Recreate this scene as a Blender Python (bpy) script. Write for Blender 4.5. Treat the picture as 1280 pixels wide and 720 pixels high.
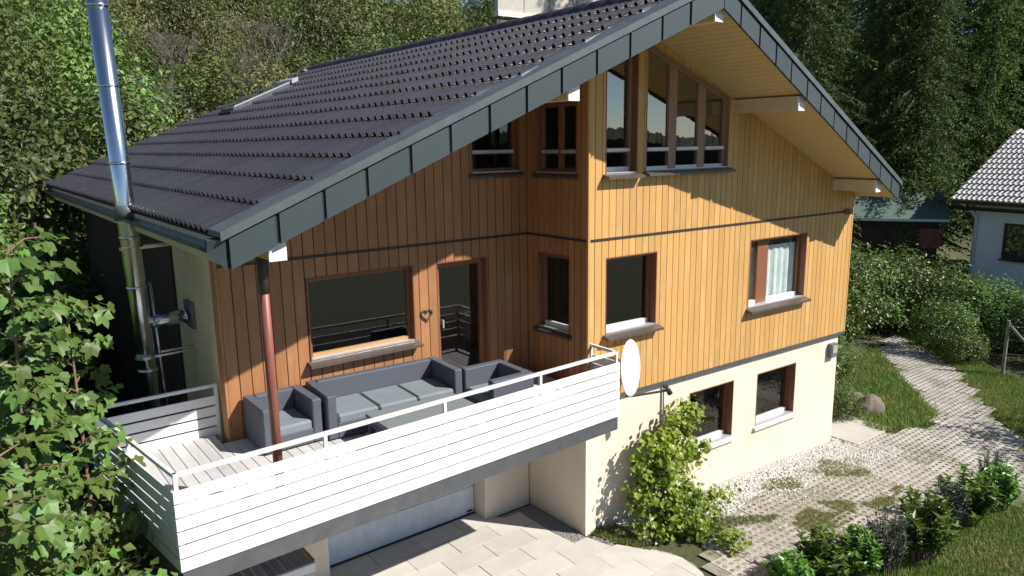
import bpy, math, random
import numpy as np
from mathutils import Vector, Matrix

for o in list(bpy.data.objects):
    bpy.data.objects.remove(o, do_unlink=True)
SC = bpy.context.scene
COL = SC.collection
RNG = random.Random(7)

# ------------------------------------------------------------------ camera
FPX = 919.8                                   # focal length in photo pixels (1280 wide)
YAW, PITCH, ROLL = 0.654, -0.1947, -0.0150
CAM = np.array([-7.757, -8.194, 6.437])
_F = np.array([math.sin(YAW) * math.cos(PITCH), math.cos(YAW) * math.cos(PITCH), math.sin(PITCH)])
_R0 = np.array([math.cos(YAW), -math.sin(YAW), 0.0])
_U0 = np.cross(_R0, _F)
_R = _R0 * math.cos(ROLL) + _U0 * math.sin(ROLL)
_U = -_R0 * math.sin(ROLL) + _U0 * math.cos(ROLL)
cd = bpy.data.cameras.new('camera')
cam = bpy.data.objects.new('camera', cd)
COL.objects.link(cam)
cam.matrix_world = Matrix(((_R[0], _U[0], -_F[0], CAM[0]), (_R[1], _U[1], -_F[1], CAM[1]),
                           (_R[2], _U[2], -_F[2], CAM[2]), (0, 0, 0, 1)))
cd.sensor_width = 36.0
cd.lens = FPX / 1280 * 36
cd.clip_end = 3000
SC.camera = cam

# ------------------------------------------------------------------ sky, sun, exposure
SUN_TO = Vector((0.76, -1.0, 1.09)).normalized()      # direction towards the sun
w = bpy.data.worlds.new('World')
SC.world = w
w.use_nodes = True
nt = w.node_tree
sky = nt.nodes.new('ShaderNodeTexSky')
sky.sky_type = 'NISHITA'
sky.sun_disc = False
sky.sun_elevation = math.asin(SUN_TO.z)
sky.sun_rotation = math.atan2(SUN_TO.x, SUN_TO.y)
sky.air_density = 0.9
sky.altitude = 900
sky.dust_density = 0.0
sky.ozone_density = 2.0
bg = nt.nodes['Background']
nt.links.new(sky.outputs[0], bg.inputs[0])
bg.inputs[1].default_value = 0.075
sl = bpy.data.lights.new('sun', 'SUN')
sl.energy = 4.8
sl.angle = math.radians(0.53)
sl.color = (1.0, 0.955, 0.88)
so = bpy.data.objects.new('sun', sl)
COL.objects.link(so)
so.rotation_euler = (-SUN_TO).to_track_quat('-Z', 'Y').to_euler()
SC.view_settings.view_transform = 'Standard'
SC.view_settings.look = 'None'
SC.view_settings.exposure = 0.62
SC.view_settings.gamma = 1.0

# ------------------------------------------------------------------ pixel -> place helpers
def ray(u, v):
    return _F + _R * (u - 640) / FPX - _U * (v - 360) / FPX
def hit(u, v, n, c):
    n = np.array(n, float); d = ray(u, v)
    return CAM + (c - n @ CAM) / (n @ d) * d
def on_z(u, v, z=0.0):
    return hit(u, v, (0, 0, 1), z)
def project(P):
    d = np.array(P, float) - CAM; z = d @ _F
    if z < 0.1: return (-9999, -9999, z)
    return (640 + FPX * (d @ _R) / z, 360 - FPX * (d @ _U) / z, z)

# ------------------------------------------------------------------ object helpers
def tag(o, label=None, cat=None, group=None, kind=None):
    if label: o['label'] = label
    if cat: o['category'] = cat
    if group: o['group'] = group
    if kind: o['kind'] = kind
    return o
def link(name, data, parent=None):
    o = bpy.data.objects.new(name, data)
    COL.objects.link(o)
    if parent is not None: o.parent = parent
    return o
def empty(name, loc=(0, 0, 0), rz=0.0, parent=None):
    o = link(name, None, parent)
    o.location = loc; o.rotation_euler = (0, 0, rz); o.empty_display_size = 0.2
    return o

class MB:
    def __init__(s): s.v = []; s.f = []
    def add(s, vs, fs):
        b = len(s.v); s.v += [tuple(map(float, x)) for x in vs]; s.f += [tuple(i + b for i in f) for f in fs]; return s
    def hexa(s, p):                                     # 8 points: 0-3 bottom ring, 4-7 top ring
        return s.add(p, [(3, 2, 1, 0), (4, 5, 6, 7), (0, 1, 5, 4), (1, 2, 6, 5), (2, 3, 7, 6), (3, 0, 4, 7)])
    def box(s, x0, x1, y0, y1, z0, z1):
        return s.hexa([(x0, y0, z0), (x1, y0, z0), (x1, y1, z0), (x0, y1, z0), (x0, y0, z1), (x1, y0, z1), (x1, y1, z1), (x0, y1, z1)])
    def cbox(s, x0, x1, y0, y1, z0, z1, c=0.01):        # box with chamfered upright and top edges
        def ring(i, z): return [(x0 + i, y0 + c, z), (x0 + c, y0 + i, z), (x1 - c, y0 + i, z), (x1 - i, y0 + c, z), (x1 - i, y1 - c, z), (x1 - c, y1 - i, z), (x0 + c, y1 - i, z), (x0 + i, y1 - c, z)]
        v = ring(0, z0) + ring(0, z1 - c) + ring(c * .8, z1)
        f = [tuple(range(7, -1, -1)), tuple(range(16, 24))]
        for k in range(2):
            for i in range(8):
                j = (i + 1) % 8; f.append((k * 8 + i, k * 8 + j, k * 8 + 8 + j, k * 8 + 8 + i))
        return s.add(v, f)
    def beam(s, a, b, w, h, up=(0, 0, 1)):
        a = Vector(a); b = Vector(b); d = (b - a).normalized(); up = Vector(up)
        x = d.cross(up).normalized(); y = x.cross(d).normalized()
        x *= w / 2; y *= h / 2
        return s.hexa([a - x - y, a + x - y, b + x - y, b - x - y, a - x + y, a + x + y, b + x + y, b - x + y])
    def tube(s, pts, r, n=10, cap=True):
        pts = [Vector(p) for p in pts]; rs = r if isinstance(r, (list, tuple)) else [r] * len(pts)
        base = len(s.v); prev = None
        for i, p in enumerate(pts):
            d = (pts[min(i + 1, len(pts) - 1)] - pts[max(i - 1, 0)]).normalized()
            if prev is None:
                a = d.orthogonal().normalized()
            else:
                a = (prev - d * prev.dot(d)).normalized()
            prev = a; b = d.cross(a)
            for k in range(n):
                t = 2 * math.pi * k / n
                s.v.append(tuple(p + (a * math.cos(t) + b * math.sin(t)) * rs[i]))
        for i in range(len(pts) - 1):
            for k in range(n):
                j = (k + 1) % n
                s.f.append((base + i * n + k, base + i * n + j, base + (i + 1) * n + j, base + (i + 1) * n + k))
        if cap:
            s.f.append(tuple(base + k for k in range(n - 1, -1, -1)))
            e = base + (len(pts) - 1) * n; s.f.append(tuple(e + k for k in range(n)))
        return s
    def prism(s, poly, off):                            # poly: 3D points, extruded by vector off
        off = Vector(off); n = len(poly); a = [Vector(p) for p in poly]
        v = a + [p + off for p in a]
        f = [tuple(range(n - 1, -1, -1)), tuple(range(n, 2 * n))] + [(i, (i + 1) % n, n + (i + 1) % n, n + i) for i in range(n)]
        return s.add(v, f)
    def mesh(s, name, mat, smooth=False):
        m = bpy.data.meshes.new(name)
        m.from_pydata(s.v, [], s.f)
        import bmesh
        bm = bmesh.new(); bm.from_mesh(m)
        if getattr(s, 'weld', False): bmesh.ops.remove_doubles(bm, verts=bm.verts, dist=1e-5)
        bmesh.ops.recalc_face_normals(bm, faces=bm.faces); bm.to_mesh(m); bm.free()
        if mat: m.materials.append(mat)
        m.polygons.foreach_set('use_smooth', [bool(smooth)] * len(m.polygons))
        return m
    def build(s, name, mat, parent=None, smooth=False, kind=None):
        o = link(name, s.mesh(name, mat, smooth), parent)
        if kind: o['kind'] = kind
        return o

def np_mesh(name, V, Fc, mat, smooth=False):
    """fast mesh from arrays: V (n,3), Fc (m,k) with constant k"""
    m = bpy.data.meshes.new(name)
    k = Fc.shape[1]
    m.vertices.add(len(V)); m.vertices.foreach_set('co', np.ascontiguousarray(V, np.float32).ravel())
    m.loops.add(Fc.size); m.loops.foreach_set('vertex_index', np.ascontiguousarray(Fc, np.int32).ravel())
    m.polygons.add(len(Fc)); m.polygons.foreach_set('loop_start', np.arange(0, Fc.size, k, dtype=np.int32))
    m.polygons.foreach_set('loop_total', np.full(len(Fc), k, np.int32))
    m.update(calc_edges=True)
    m.polygons.foreach_set('use_smooth', np.full(len(Fc), bool(smooth)))
    m.validate()
    if mat: m.materials.append(mat)
    return m

# ------------------------------------------------------------------ materials
def _new(name):
    m = bpy.data.materials.new(name); m.use_nodes = True
    return m, m.node_tree, m.node_tree.nodes['Principled BSDF']
def N(t, kind, **kw):
    n = t.nodes.new(kind)
    for k, v in kw.items(): setattr(n, k, v)
    return n
def mixc(t, fac, a, b, blend='MIX'):
    n = N(t, 'ShaderNodeMix', data_type='RGBA', blend_type=blend)
    for i, x in ((0, fac), (6, a), (7, b)):
        if hasattr(x, 'is_linked') or hasattr(x, 'links'): t.links.new(x, n.inputs[i])
        else: n.inputs[i].default_value = x if i == 0 else (*x, 1) if len(x) == 3 else x
    return n.outputs[2]
def ramp(t, src, lo, hi, a=0.0, b=1.0):
    n = N(t, 'ShaderNodeMapRange'); n.inputs[1].default_value = lo; n.inputs[2].default_value = hi
    n.inputs[3].default_value = a; n.inputs[4].default_value = b
    t.links.new(src, n.inputs[0]); return n.outputs[0]
def coords(t, scale=(1, 1, 1), kind='Object'):
    tc = N(t, 'ShaderNodeTexCoord'); mp = N(t, 'ShaderNodeMapping'); mp.inputs[3].default_value = scale
    t.links.new(tc.outputs[kind], mp.inputs[0]); return mp.outputs[0]
def noise(t, vec, scale, detail=4, rough=0.55):
    n = N(t, 'ShaderNodeTexNoise'); n.inputs['Scale'].default_value = scale; n.inputs['Detail'].default_value = detail
    n.inputs['Roughness'].default_value = rough; t.links.new(vec, n.inputs['Vector']); return n.outputs[0]
def bump(t, b, h, strength=0.3, dist=0.01):
    n = N(t, 'ShaderNodeBump'); n.inputs['Strength'].default_value = strength; n.inputs['Distance'].default_value = dist
    t.links.new(h, n.inputs['Height']); t.links.new(n.outputs[0], b.inputs['Normal'])
def world_pos(t, scale=(1, 1, 1)):
    g = N(t, 'ShaderNodeNewGeometry'); mp = N(t, 'ShaderNodeMapping'); mp.inputs[3].default_value = scale
    t.links.new(g.outputs['Position'], mp.inputs[0]); return mp.outputs[0]
def objrand(t):
    return N(t, 'ShaderNodeObjectInfo').outputs['Random']

def mat_plain(name, c1, c2=None, rough=0.6, metal=0.0, nscale=6, bumpy=0.15, objvar=0.0, stretch=(1, 1, 1), spec=0.5, dirt=None, fine=60):
    m, t, b = _new(name)
    p = world_pos(t, stretch)
    c2 = c2 or tuple(x * 0.8 for x in c1)
    n1 = noise(t, p, nscale, 6, 0.6)
    col = mixc(t, ramp(t, n1, 0.3, 0.7), c1, c2)
    if dirt:
        n3 = noise(t, p, nscale * 0.23, 5, 0.65)
        col = mixc(t, ramp(t, n3, 0.5, 0.75, 0, 0.7), col, dirt)
    if objvar:
        r = ramp(t, objrand(t), 0, 1, 1 - objvar, 1 + objvar)
        hs = N(t, 'ShaderNodeHueSaturation'); t.links.new(col, hs.inputs['Color']); t.links.new(r, hs.inputs['Value']); col = hs.outputs[0]
    t.links.new(col, b.inputs['Base Color'])
    b.inputs['Metallic'].default_value = metal
    rr = ramp(t, n1, 0, 1, max(rough - 0.1, 0.02), min(rough + 0.1, 1)); t.links.new(rr, b.inputs['Roughness'])
    b.inputs['Specular IOR Level'].default_value = spec
    if bumpy:
        bump(t, b, noise(t, p, fine, 3), bumpy, 0.006)
    return m

def mat_wood(name, c1, c2, c3, rough=0.55, axis='z', objvar=0.14, scale=1.0, coat=0.0):
    """boards: streaky grain along one axis, a few knots and weather streaks, per-board tone"""
    m, t, b = _new(name)
    st = {'z': (14, 14, 0.9), 'x': (0.9, 14, 14), 'y': (14, 0.9, 14)}[axis]
    tc = N(t, 'ShaderNodeNewGeometry')
    off = N(t, 'ShaderNodeVectorMath', operation='ADD')
    t.links.new(tc.outputs['Position'], off.inputs[0])
    oi = N(t, 'ShaderNodeObjectInfo')
    sc = N(t, 'ShaderNodeVectorMath', operation='SCALE'); sc.inputs[3].default_value = 7.0
    cx = N(t, 'ShaderNodeCombineXYZ')
    for i in range(3): t.links.new(oi.outputs['Random'], cx.inputs[i])
    t.links.new(cx.outputs[0], sc.inputs[0]); t.links.new(sc.outputs[0], off.inputs[1])
    mp = N(t, 'ShaderNodeMapping'); mp.inputs[3].default_value = tuple(k * scale for k in st); t.links.new(off.outputs[0], mp.inputs[0])
    g = noise(t, mp.outputs[0], 1.6, 6, 0.65)
    mp2 = N(t, 'ShaderNodeMapping'); mp2.inputs[3].default_value = tuple(max(1, k * 0.12) * scale for k in st); t.links.new(off.outputs[0], mp2.inputs[0])
    g2 = noise(t, mp2.outputs[0], 1.3, 4, 0.6)
    col = mixc(t, ramp(t, g, 0.3, 0.72), c1, c2)
    col = mixc(t, ramp(t, g2, 0.52, 0.75, 0, 0.75), col, c3)
    hs = N(t, 'ShaderNodeHueSaturation')
    t.links.new(col, hs.inputs['Color'])
    t.links.new(ramp(t, oi.outputs['Random'], 0, 1, 1 - objvar, 1 + objvar), hs.inputs['Value'])
    t.links.new(hs.outputs[0], b.inputs['Base Color'])
    t.links.new(ramp(t, g, 0, 1, rough - 0.12, rough + 0.15), b.inputs['Roughness'])
    b.inputs['Coat Weight'].default_value = coat
    bump(t, b, g, 0.25, 0.004)
    return m

def mat_leaf(name, c1, c2, c3=None, rough=0.45, trans=0.3, spec=0.4):
    m, t, b = _new(name)
    g = N(t, 'ShaderNodeNewGeometry')
    r = g.outputs['Random Per Island']
    oi = N(t, 'ShaderNodeObjectInfo')
    col = mixc(t, r, c1, c2)
    if c3:
        p = world_pos(t)
        col = mixc(t, ramp(t, noise(t, p, 0.8, 3), 0.45, 0.7), col, c3)
    hs = N(t, 'ShaderNodeHueSaturation'); t.links.new(col, hs.inputs['Color'])
    t.links.new(ramp(t, oi.outputs['Random'], 0, 1, 0.62, 1.38), hs.inputs['Value'])
    t.links.new(ramp(t, oi.outputs['Random'], 0, 1, 0.478, 0.518), hs.inputs['Hue'])
    t.links.new(hs.outputs[0], b.inputs['Base Color'])
    b.inputs['Roughness'].default_value = rough
    b.inputs['Specular IOR Level'].default_value = spec
    tr = N(t, 'ShaderNodeBsdfTranslucent'); t.links.new(hs.outputs[0], tr.inputs[0])
    mx = N(t, 'ShaderNodeMixShader'); mx.inputs[0].default_value = trans
    t.links.new(b.outputs[0], mx.inputs[1]); t.links.new(tr.outputs[0], mx.inputs[2])
    t.links.new(mx.outputs[0], t.nodes['Material Output'].inputs[0])
    return m

def mat_glass(name, tint=(0.9, 0.95, 0.95), refl=0.135):
    m, t, b = _new(name)
    lw = N(t, 'ShaderNodeLayerWeight'); lw.inputs[0].default_value = 0.5
    fr = N(t, 'ShaderNodeMath', operation='POWER'); t.links.new(lw.outputs['Facing'], fr.inputs[0]); fr.inputs[1].default_value = 4.0
    gl = N(t, 'ShaderNodeBsdfGlossy'); gl.inputs['Roughness'].default_value = 0.012
    p = world_pos(t)
    bp = N(t, 'ShaderNodeBump'); bp.inputs['Strength'].default_value = 0.05; bp.inputs['Distance'].default_value = 0.02
    t.links.new(noise(t, p, 1.2, 1), bp.inputs['Height']); t.links.new(bp.outputs[0], gl.inputs['Normal'])
    tr = N(t, 'ShaderNodeBsdfTransparent'); tr.inputs[0].default_value = (*tint, 1)
    mx = N(t, 'ShaderNodeMixShader')
    t.links.new(ramp(t, fr.outputs[0], 0, 1, refl, 1.0), mx.inputs[0])
    t.links.new(tr.outputs[0], mx.inputs[1]); t.links.new(gl.outputs[0], mx.inputs[2])
    t.links.new(mx.outputs[0], t.nodes['Material Output'].inputs[0])
    return m

def mat_weave(name, c1, c2):
    m, t, b = _new(name)
    tc = N(t, 'ShaderNodeTexCoord')
    mp = N(t, 'ShaderNodeMapping'); mp.inputs[3].default_value = (52, 52, 52); t.links.new(tc.outputs['Object'], mp.inputs[0])
    ck = N(t, 'ShaderNodeTexChecker'); ck.inputs['Scale'].default_value = 1.0; t.links.new(mp.outputs[0], ck.inputs['Vector'])
    n = noise(t, mp.outputs[0], 0.8, 3)
    col = mixc(t, ck.outputs['Fac'], c1, c2)
    col = mixc(t, ramp(t, n, 0.3, 0.8, 0, 0.5), col, tuple(x * 0.5 for x in c1))
    t.links.new(col, b.inputs['Base Color']); b.inputs['Roughness'].default_value = 0.6
    b.inputs['Specular IOR Level'].default_value = 0.25
    bump(t, b, ck.outputs['Fac'], 0.5, 0.01)
    return m

M = {}
M['board'] = mat_wood('redbrown_larch_board', (0.40, 0.186, 0.078), (0.32, 0.140, 0.055), (0.45, 0.23, 0.105), 0.5, 'z', 0.10)  # darker red-brown tone, for the balcony and return walls
M['boardyellow'] = mat_wood('yellow_larch_board', (0.62, 0.365, 0.130), (0.54, 0.290, 0.092), (0.66, 0.425, 0.185), 0.5, 'z', 0.09)  # paler yellow tone, for the front wall
M['backing'] = mat_plain('wall_backing', (0.07, 0.035, 0.016), rough=0.9)
M['frame'] = mat_wood('window_wood', (0.27, 0.105, 0.052), (0.20, 0.075, 0.036), (0.30, 0.13, 0.07), 0.45, 'z', 0.08)
M['framelight'] = mat_wood('window_wood_pale', (0.50, 0.30, 0.13), (0.44, 0.25, 0.10), (0.55, 0.34, 0.17), 0.45, 'x', 0.08)
M['framepale'] = mat_wood('window_wood_faded', (0.36, 0.215, 0.15), (0.29, 0.165, 0.11), (0.40, 0.26, 0.19), 0.45, 'z', 0.06)
M['alu'] = mat_plain('rain_bar_metal', (0.62, 0.64, 0.66), rough=0.35, metal=0.4, bumpy=0.05)
M['sill'] = mat_plain('dark_sill', (0.115, 0.088, 0.078), (0.085, 0.064, 0.056), rough=0.35, bumpy=0.05)
M['sillwhite'] = mat_plain('white_sill', (0.74, 0.73, 0.70), rough=0.5)
M['glass'] = mat_glass('window_glass', refl=0.12)
M['coated'] = mat_glass('coated_glass', refl=0.27)
M['trim'] = mat_plain('dark_trim', (0.045, 0.032, 0.027), rough=0.5)
M['stucco'] = mat_plain('cream_stucco', (0.78, 0.67, 0.55), (0.735, 0.625, 0.51), rough=0.9, nscale=3, bumpy=0.5, fine=150, dirt=(0.63, 0.525, 0.405))
M['stuccoside'] = mat_plain('yellowed_side_render', (0.74, 0.59, 0.33), (0.66, 0.52, 0.28), rough=0.9, nscale=2.5, bumpy=0.5, fine=120, dirt=(0.46, 0.36, 0.20))
M['white'] = mat_plain('white_slat_paint', (0.80, 0.79, 0.77), (0.76, 0.75, 0.73), rough=0.45, nscale=5, bumpy=0.08, objvar=0.03)
M['rail'] = mat_plain('white_rail_paint', (0.78, 0.78, 0.78), rough=0.35, bumpy=0.03)
M['garage'] = mat_plain('garage_door_paint', (0.66, 0.71, 0.76), rough=0.4, bumpy=0.05)
M['deck'] = mat_wood('weathered_deck', (0.56, 0.55, 0.54), (0.46, 0.45, 0.44), (0.62, 0.61, 0.60), 0.75, 'y', 0.12)
M['grayplank'] = mat_wood('grey_plank', (0.48, 0.455, 0.45), (0.36, 0.335, 0.33), (0.52, 0.46, 0.42), 0.8, 'y', 0.22)
M['greymetal'] = mat_plain('zinc_flashing', (0.150, 0.165, 0.172), (0.100, 0.110, 0.116), rough=0.42, metal=0.35, nscale=4, bumpy=0.1, stretch=(1, 1, 1))
M['deckband'] = mat_plain('balcony_edge_sheet', (0.14, 0.145, 0.155), (0.10, 0.105, 0.115), rough=0.45, metal=0.4, nscale=5)
M['slate'] = mat_plain('verge_slate', (0.044, 0.061, 0.067), (0.036, 0.050, 0.056), rough=0.55, nscale=2.2, bumpy=0.15, objvar=0.10)
M['black'] = mat_plain('black_gap', (0.012, 0.012, 0.013), rough=0.8)
M['tile'] = mat_plain('roof_tile_glaze', (0.040, 0.035, 0.045), (0.028, 0.025, 0.032), rough=0.27, nscale=7, bumpy=0, objvar=0.13, spec=0.7, dirt=(0.046, 0.042, 0.048))
M['soffit'] = mat_plain('cream_soffit_paint', (0.56, 0.405, 0.185), (0.50, 0.36, 0.165), rough=0.6, nscale=3, bumpy=0.1, stretch=(3, .4, 3))
M['purlin'] = mat_plain('purlin_paint', (0.66, 0.53, 0.33), rough=0.6)
M['whiteend'] = mat_plain('white_cap', (0.82, 0.82, 0.80), rough=0.4)
M['steel'] = mat_plain('stainless_steel', (0.66, 0.68, 0.70), (0.58, 0.60, 0.62), rough=0.2, metal=1.0, nscale=3, bumpy=0.05, stretch=(1, 1, 0.2))
M['redpost'] = mat_plain('red_brown_pipe', (0.25, 0.085, 0.06), (0.21, 0.07, 0.05), rough=0.45, bumpy=0.05)
M['pipe'] = mat_plain('downpipe', (0.33, 0.30, 0.28), rough=0.4, metal=0.4)
M['dark'] = mat_plain('dark_plastic', (0.03, 0.032, 0.035), rough=0.5)
M['greybox'] = mat_plain('grey_box', (0.16, 0.165, 0.17), rough=0.5)
M['weave'] = mat_weave('grey_rattan', (0.150, 0.165, 0.20), (0.062, 0.068, 0.088))
M['cushion'] = mat_plain('grey_cushion', (0.20, 0.235, 0.26), (0.17, 0.20, 0.225), rough=0.85, bumpy=0.3, fine=300)
M['tabletop'] = mat_weave('table_weave', (0.25, 0.285, 0.295), (0.18, 0.205, 0.215))
M['curtain'] = mat_plain('white_curtain', (0.80, 0.83, 0.82), rough=0.9)
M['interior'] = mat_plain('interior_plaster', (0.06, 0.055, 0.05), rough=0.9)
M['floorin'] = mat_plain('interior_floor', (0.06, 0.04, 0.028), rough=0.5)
M['dish'] = mat_plain('dish_white', (0.83, 0.83, 0.82), rough=0.4, bumpy=0.02)
M['slab'] = mat_plain('terrace_slab', (0.56, 0.525, 0.47), (0.50, 0.465, 0.415), rough=0.85, nscale=3.5, bumpy=0.35, objvar=0.07, dirt=(0.43, 0.395, 0.34), fine=110)
M['paver'] = mat_plain('grass_paver_concrete', (0.46, 0.425, 0.385), (0.37, 0.335, 0.30), rough=0.9, nscale=9, bumpy=0.5, objvar=0.13, dirt=(0.30, 0.28, 0.22), fine=90)
M['gravel'] = mat_plain('white_gravel', (0.66, 0.64, 0.60), (0.52, 0.50, 0.47), rough=0.85, nscale=22, bumpy=0.2)
M['darkgravel'] = mat_plain('grey_gravel', (0.30, 0.29, 0.27), (0.20, 0.19, 0.18), rough=0.85, nscale=22, bumpy=0.2)
M['rock'] = mat_plain('brown_rock', (0.21, 0.165, 0.13), (0.14, 0.11, 0.09), rough=0.9, nscale=5, bumpy=0.7, fine=30)
M['bark'] = mat_plain('bark', (0.15, 0.11, 0.08), (0.10, 0.075, 0.055), rough=0.9, nscale=12, bumpy=0.6, fine=40)
M['redbark'] = mat_plain('reddish_stem', (0.25, 0.14, 0.09), (0.18, 0.11, 0.07), rough=0.7, nscale=15, bumpy=0.3)
M['twig'] = mat_plain('grey_twig', (0.17, 0.15, 0.125), (0.12, 0.105, 0.09), rough=0.9)
M['fencewood'] = mat_plain('fence_wood', (0.28, 0.25, 0.21), (0.20, 0.175, 0.145), rough=0.85)
M['leafmaple'] = mat_leaf('maple_leaf', (0.0850, 0.1625, 0.0350), (0.1562, 0.2562, 0.0575), (0.1250, 0.1938, 0.0375), 0.45, 0.28)
M['leafhedge'] = mat_leaf('hedge_leaf', (0.0862, 0.1552, 0.0345), (0.1495, 0.2300, 0.0517), (0.1207, 0.1725, 0.0345), 0.42, 0.25)
M['leafhill'] = mat_leaf('hill_leaf', (0.0875, 0.1562, 0.0325), (0.1562, 0.2250, 0.0525), (0.1875, 0.2313, 0.0562), 0.5, 0.25)
M['leafhill2'] = mat_leaf('hill_leaf_dark', (0.0600, 0.1080, 0.0288), (0.1140, 0.1680, 0.0408), (0.1440, 0.1500, 0.0540), 0.5, 0.22)
M['leafolive'] = mat_leaf('hill_leaf_olive', (0.1380, 0.1500, 0.0480), (0.1980, 0.2040, 0.0720), (0.1680, 0.1440, 0.0720), 0.55, 0.22)
M['leafvine'] = mat_leaf('vine_leaf', (0.19, 0.27, 0.024), (0.32, 0.39, 0.05), (0.15, 0.23, 0.028), 0.42, 0.34)
M['leaflaurel'] = mat_leaf('laurel_leaf', (0.115, 0.225, 0.040), (0.185, 0.315, 0.060), None, 0.3, 0.32, 0.5)
M['leafblue'] = mat_leaf('bluish_leaf', (0.045, 0.080, 0.052), (0.075, 0.115, 0.075), None, 0.5, 0.15)
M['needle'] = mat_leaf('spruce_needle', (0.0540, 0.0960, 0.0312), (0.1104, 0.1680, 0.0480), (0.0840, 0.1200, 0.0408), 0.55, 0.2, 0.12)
M['needle2'] = mat_leaf('spruce_needle_pale', (0.0978, 0.1495, 0.0391), (0.1610, 0.2185, 0.0575), None, 0.55, 0.22, 0.12)  # paler green needles for some of the spruces
M['grass'] = mat_leaf('grass_blade', (0.1313, 0.2063, 0.0375), (0.2063, 0.2687, 0.0625), (0.2500, 0.2562, 0.0875), 0.6, 0.25)
M['drygrass'] = mat_leaf('dry_grass_blade', (0.30, 0.29, 0.115), (0.22, 0.245, 0.075), None, 0.7, 0.3)
M['nbwall'] = mat_plain('neighbour_render', (0.72, 0.75, 0.79), (0.68, 0.71, 0.75), rough=0.9)
M['nbroof'] = mat_plain('neighbour_roof', (0.60, 0.585, 0.57), (0.46, 0.445, 0.44), rough=0.75, nscale=5, bumpy=0.3, objvar=0.1)
M['greenroof'] = mat_plain('green_shingle', (0.115, 0.165, 0.135), (0.085, 0.125, 0.10), rough=0.9, nscale=9, bumpy=0.4)
M['darkwood'] = mat_plain('dark_shed_wood', (0.06, 0.035, 0.025), (0.04, 0.025, 0.018), rough=0.8)
M['brick'] = mat_plain('red_brown_brick', (0.30, 0.13, 0.075), (0.22, 0.09, 0.055), rough=0.85)

def mat_ground():
    m, t, b = _new('ground_soil_grass')
    p = world_pos(t)
    n1 = noise(t, p, 0.5, 5); n2 = noise(t, p, 9, 5)
    col = mixc(t, ramp(t, n1, 0.35, 0.65), (0.050, 0.070, 0.020), (0.080, 0.080, 0.030))
    col = mixc(t, ramp(t, n2, 0.45, 0.75), col, (0.07, 0.06, 0.035))
    t.links.new(col, b.inputs['Base Color']); b.inputs['Roughness'].default_value = 0.95
    bump(t, b, n2, 0.8, 0.05)
    return m
M['ground'] = mat_ground()
M['pathsoil'] = mat_plain('paver_fill', (0.34, 0.31, 0.25), (0.22, 0.20, 0.14), rough=0.95, nscale=3, bumpy=0.6, fine=70, dirt=(0.21, 0.21, 0.09))
M['farwood'] = mat_plain('far_forest', (0.035, 0.06, 0.02), (0.02, 0.035, 0.012), rough=0.95, nscale=0.2, bumpy=0)

# ================================================================== ground and terrain
def smooth01(a):
    a = np.clip(a, 0, 1); return a * a * (3 - 2 * a)
def ground_z(x, y):
    x = np.asarray(x, float); y = np.asarray(y, float)
    base = -0.028 * np.clip(x, 0, 7.3)
    t = 0.25 * x + 0.97 * y
    t0 = 10.5 - 5.5 * smooth01((-x - 4.5) / 3.0)
    r = np.maximum(t - t0, 0)
    rise = 0.62 * (np.sqrt(r * r + 1.0) - 1.0)
    rise = 30 * (1 - np.exp(-rise / 30)) * smooth01((y + 2) / 6 + 0.4)
    bumps = 0.25 * np.sin(x * 0.7 + 1.3 * np.sin(y * 0.5)) * np.sin(y * 0.6 + 0.5) * smooth01(r / 4)
    return base + rise + bumps

def terrain():
    gx = np.concatenate([[-1500, -700, -300, -150, -80, -50], np.arange(-36, 60.1, 1.2), [75, 100, 150, 300, 700, 1500]])
    gy = np.concatenate([[-1500, -700, -300, -150, -80, -45, -30, -22], np.arange(-16, 62.1, 1.2), [75, 95, 120, 160, 300, 700, 1500]])
    X, Y = np.meshgrid(gx, gy)
    Z = ground_z(X, Y) - 0.03
    V = np.stack([X, Y, Z], -1).reshape(-1, 3)
    nx, ny = len(gx), len(gy)
    i, j = np.meshgrid(np.arange(nx - 1), np.arange(ny - 1))
    a = (j * nx + i).ravel()
    Fc = np.stack([a, a + 1, a + nx + 1, a + nx], -1)
    o = link('ground', np_mesh('ground', V, Fc, M['ground'], True)); o['kind'] = 'structure'
    # wooded ridge on the far side of the valley (seen as a dark band in the window reflections)
    rr = random.Random(3); mb = MB(); n = 1400
    ring = []
    for k in range(n + 1):
        a = math.radians(150 + 230 * k / n)
        R = 92 + 8 * math.sin(k * 0.04)
        h = 7.4 + 0.9 * math.sin(k * 0.027 + 1) + 0.4 * math.sin(k * 0.11) + rr.uniform(-0.22, 0.3)
        ring.append((math.cos(a) * R, math.sin(a) * R, h))
    vs = []
    for (x, y, h) in ring:
        vs += [(x, y, -1), (x * 1.01, y * 1.01, h * 0.8), (x * 1.04, y * 1.04, h), (x * 1.5, y * 1.5, h * 0.6)]
    fs = []
    for k in range(n):
        for q in range(3):
            fs.append((k * 4 + q, k * 4 + q + 1, k * 4 + 5 + q, k * 4 + 4 + q))
    mb.add(vs, fs); mb.build('hills', M['farwood'], kind='structure')
terrain()

# ================================================================== the house
ZP, ZSTR, D, L, W = 2.334, 4.934, 1.479, 5.10, 7.34
XR, ZR, SL, SR = 0.911, 8.18, 0.436, 0.4566
YB, XE, XER = 12.43, -5.72, 7.46
def yf(x): return -1.66 + 0.0775 * abs(x - XR)             # the verge line comes forward at the ridge
DECK = 2.58
TH = -0.0407
def zf(x): return ZR - (SL if x < XR else SR) * abs(x - XR)      # lower edge of the verge fascia
def zsoff(x): return zf(x) + 0.06

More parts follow.
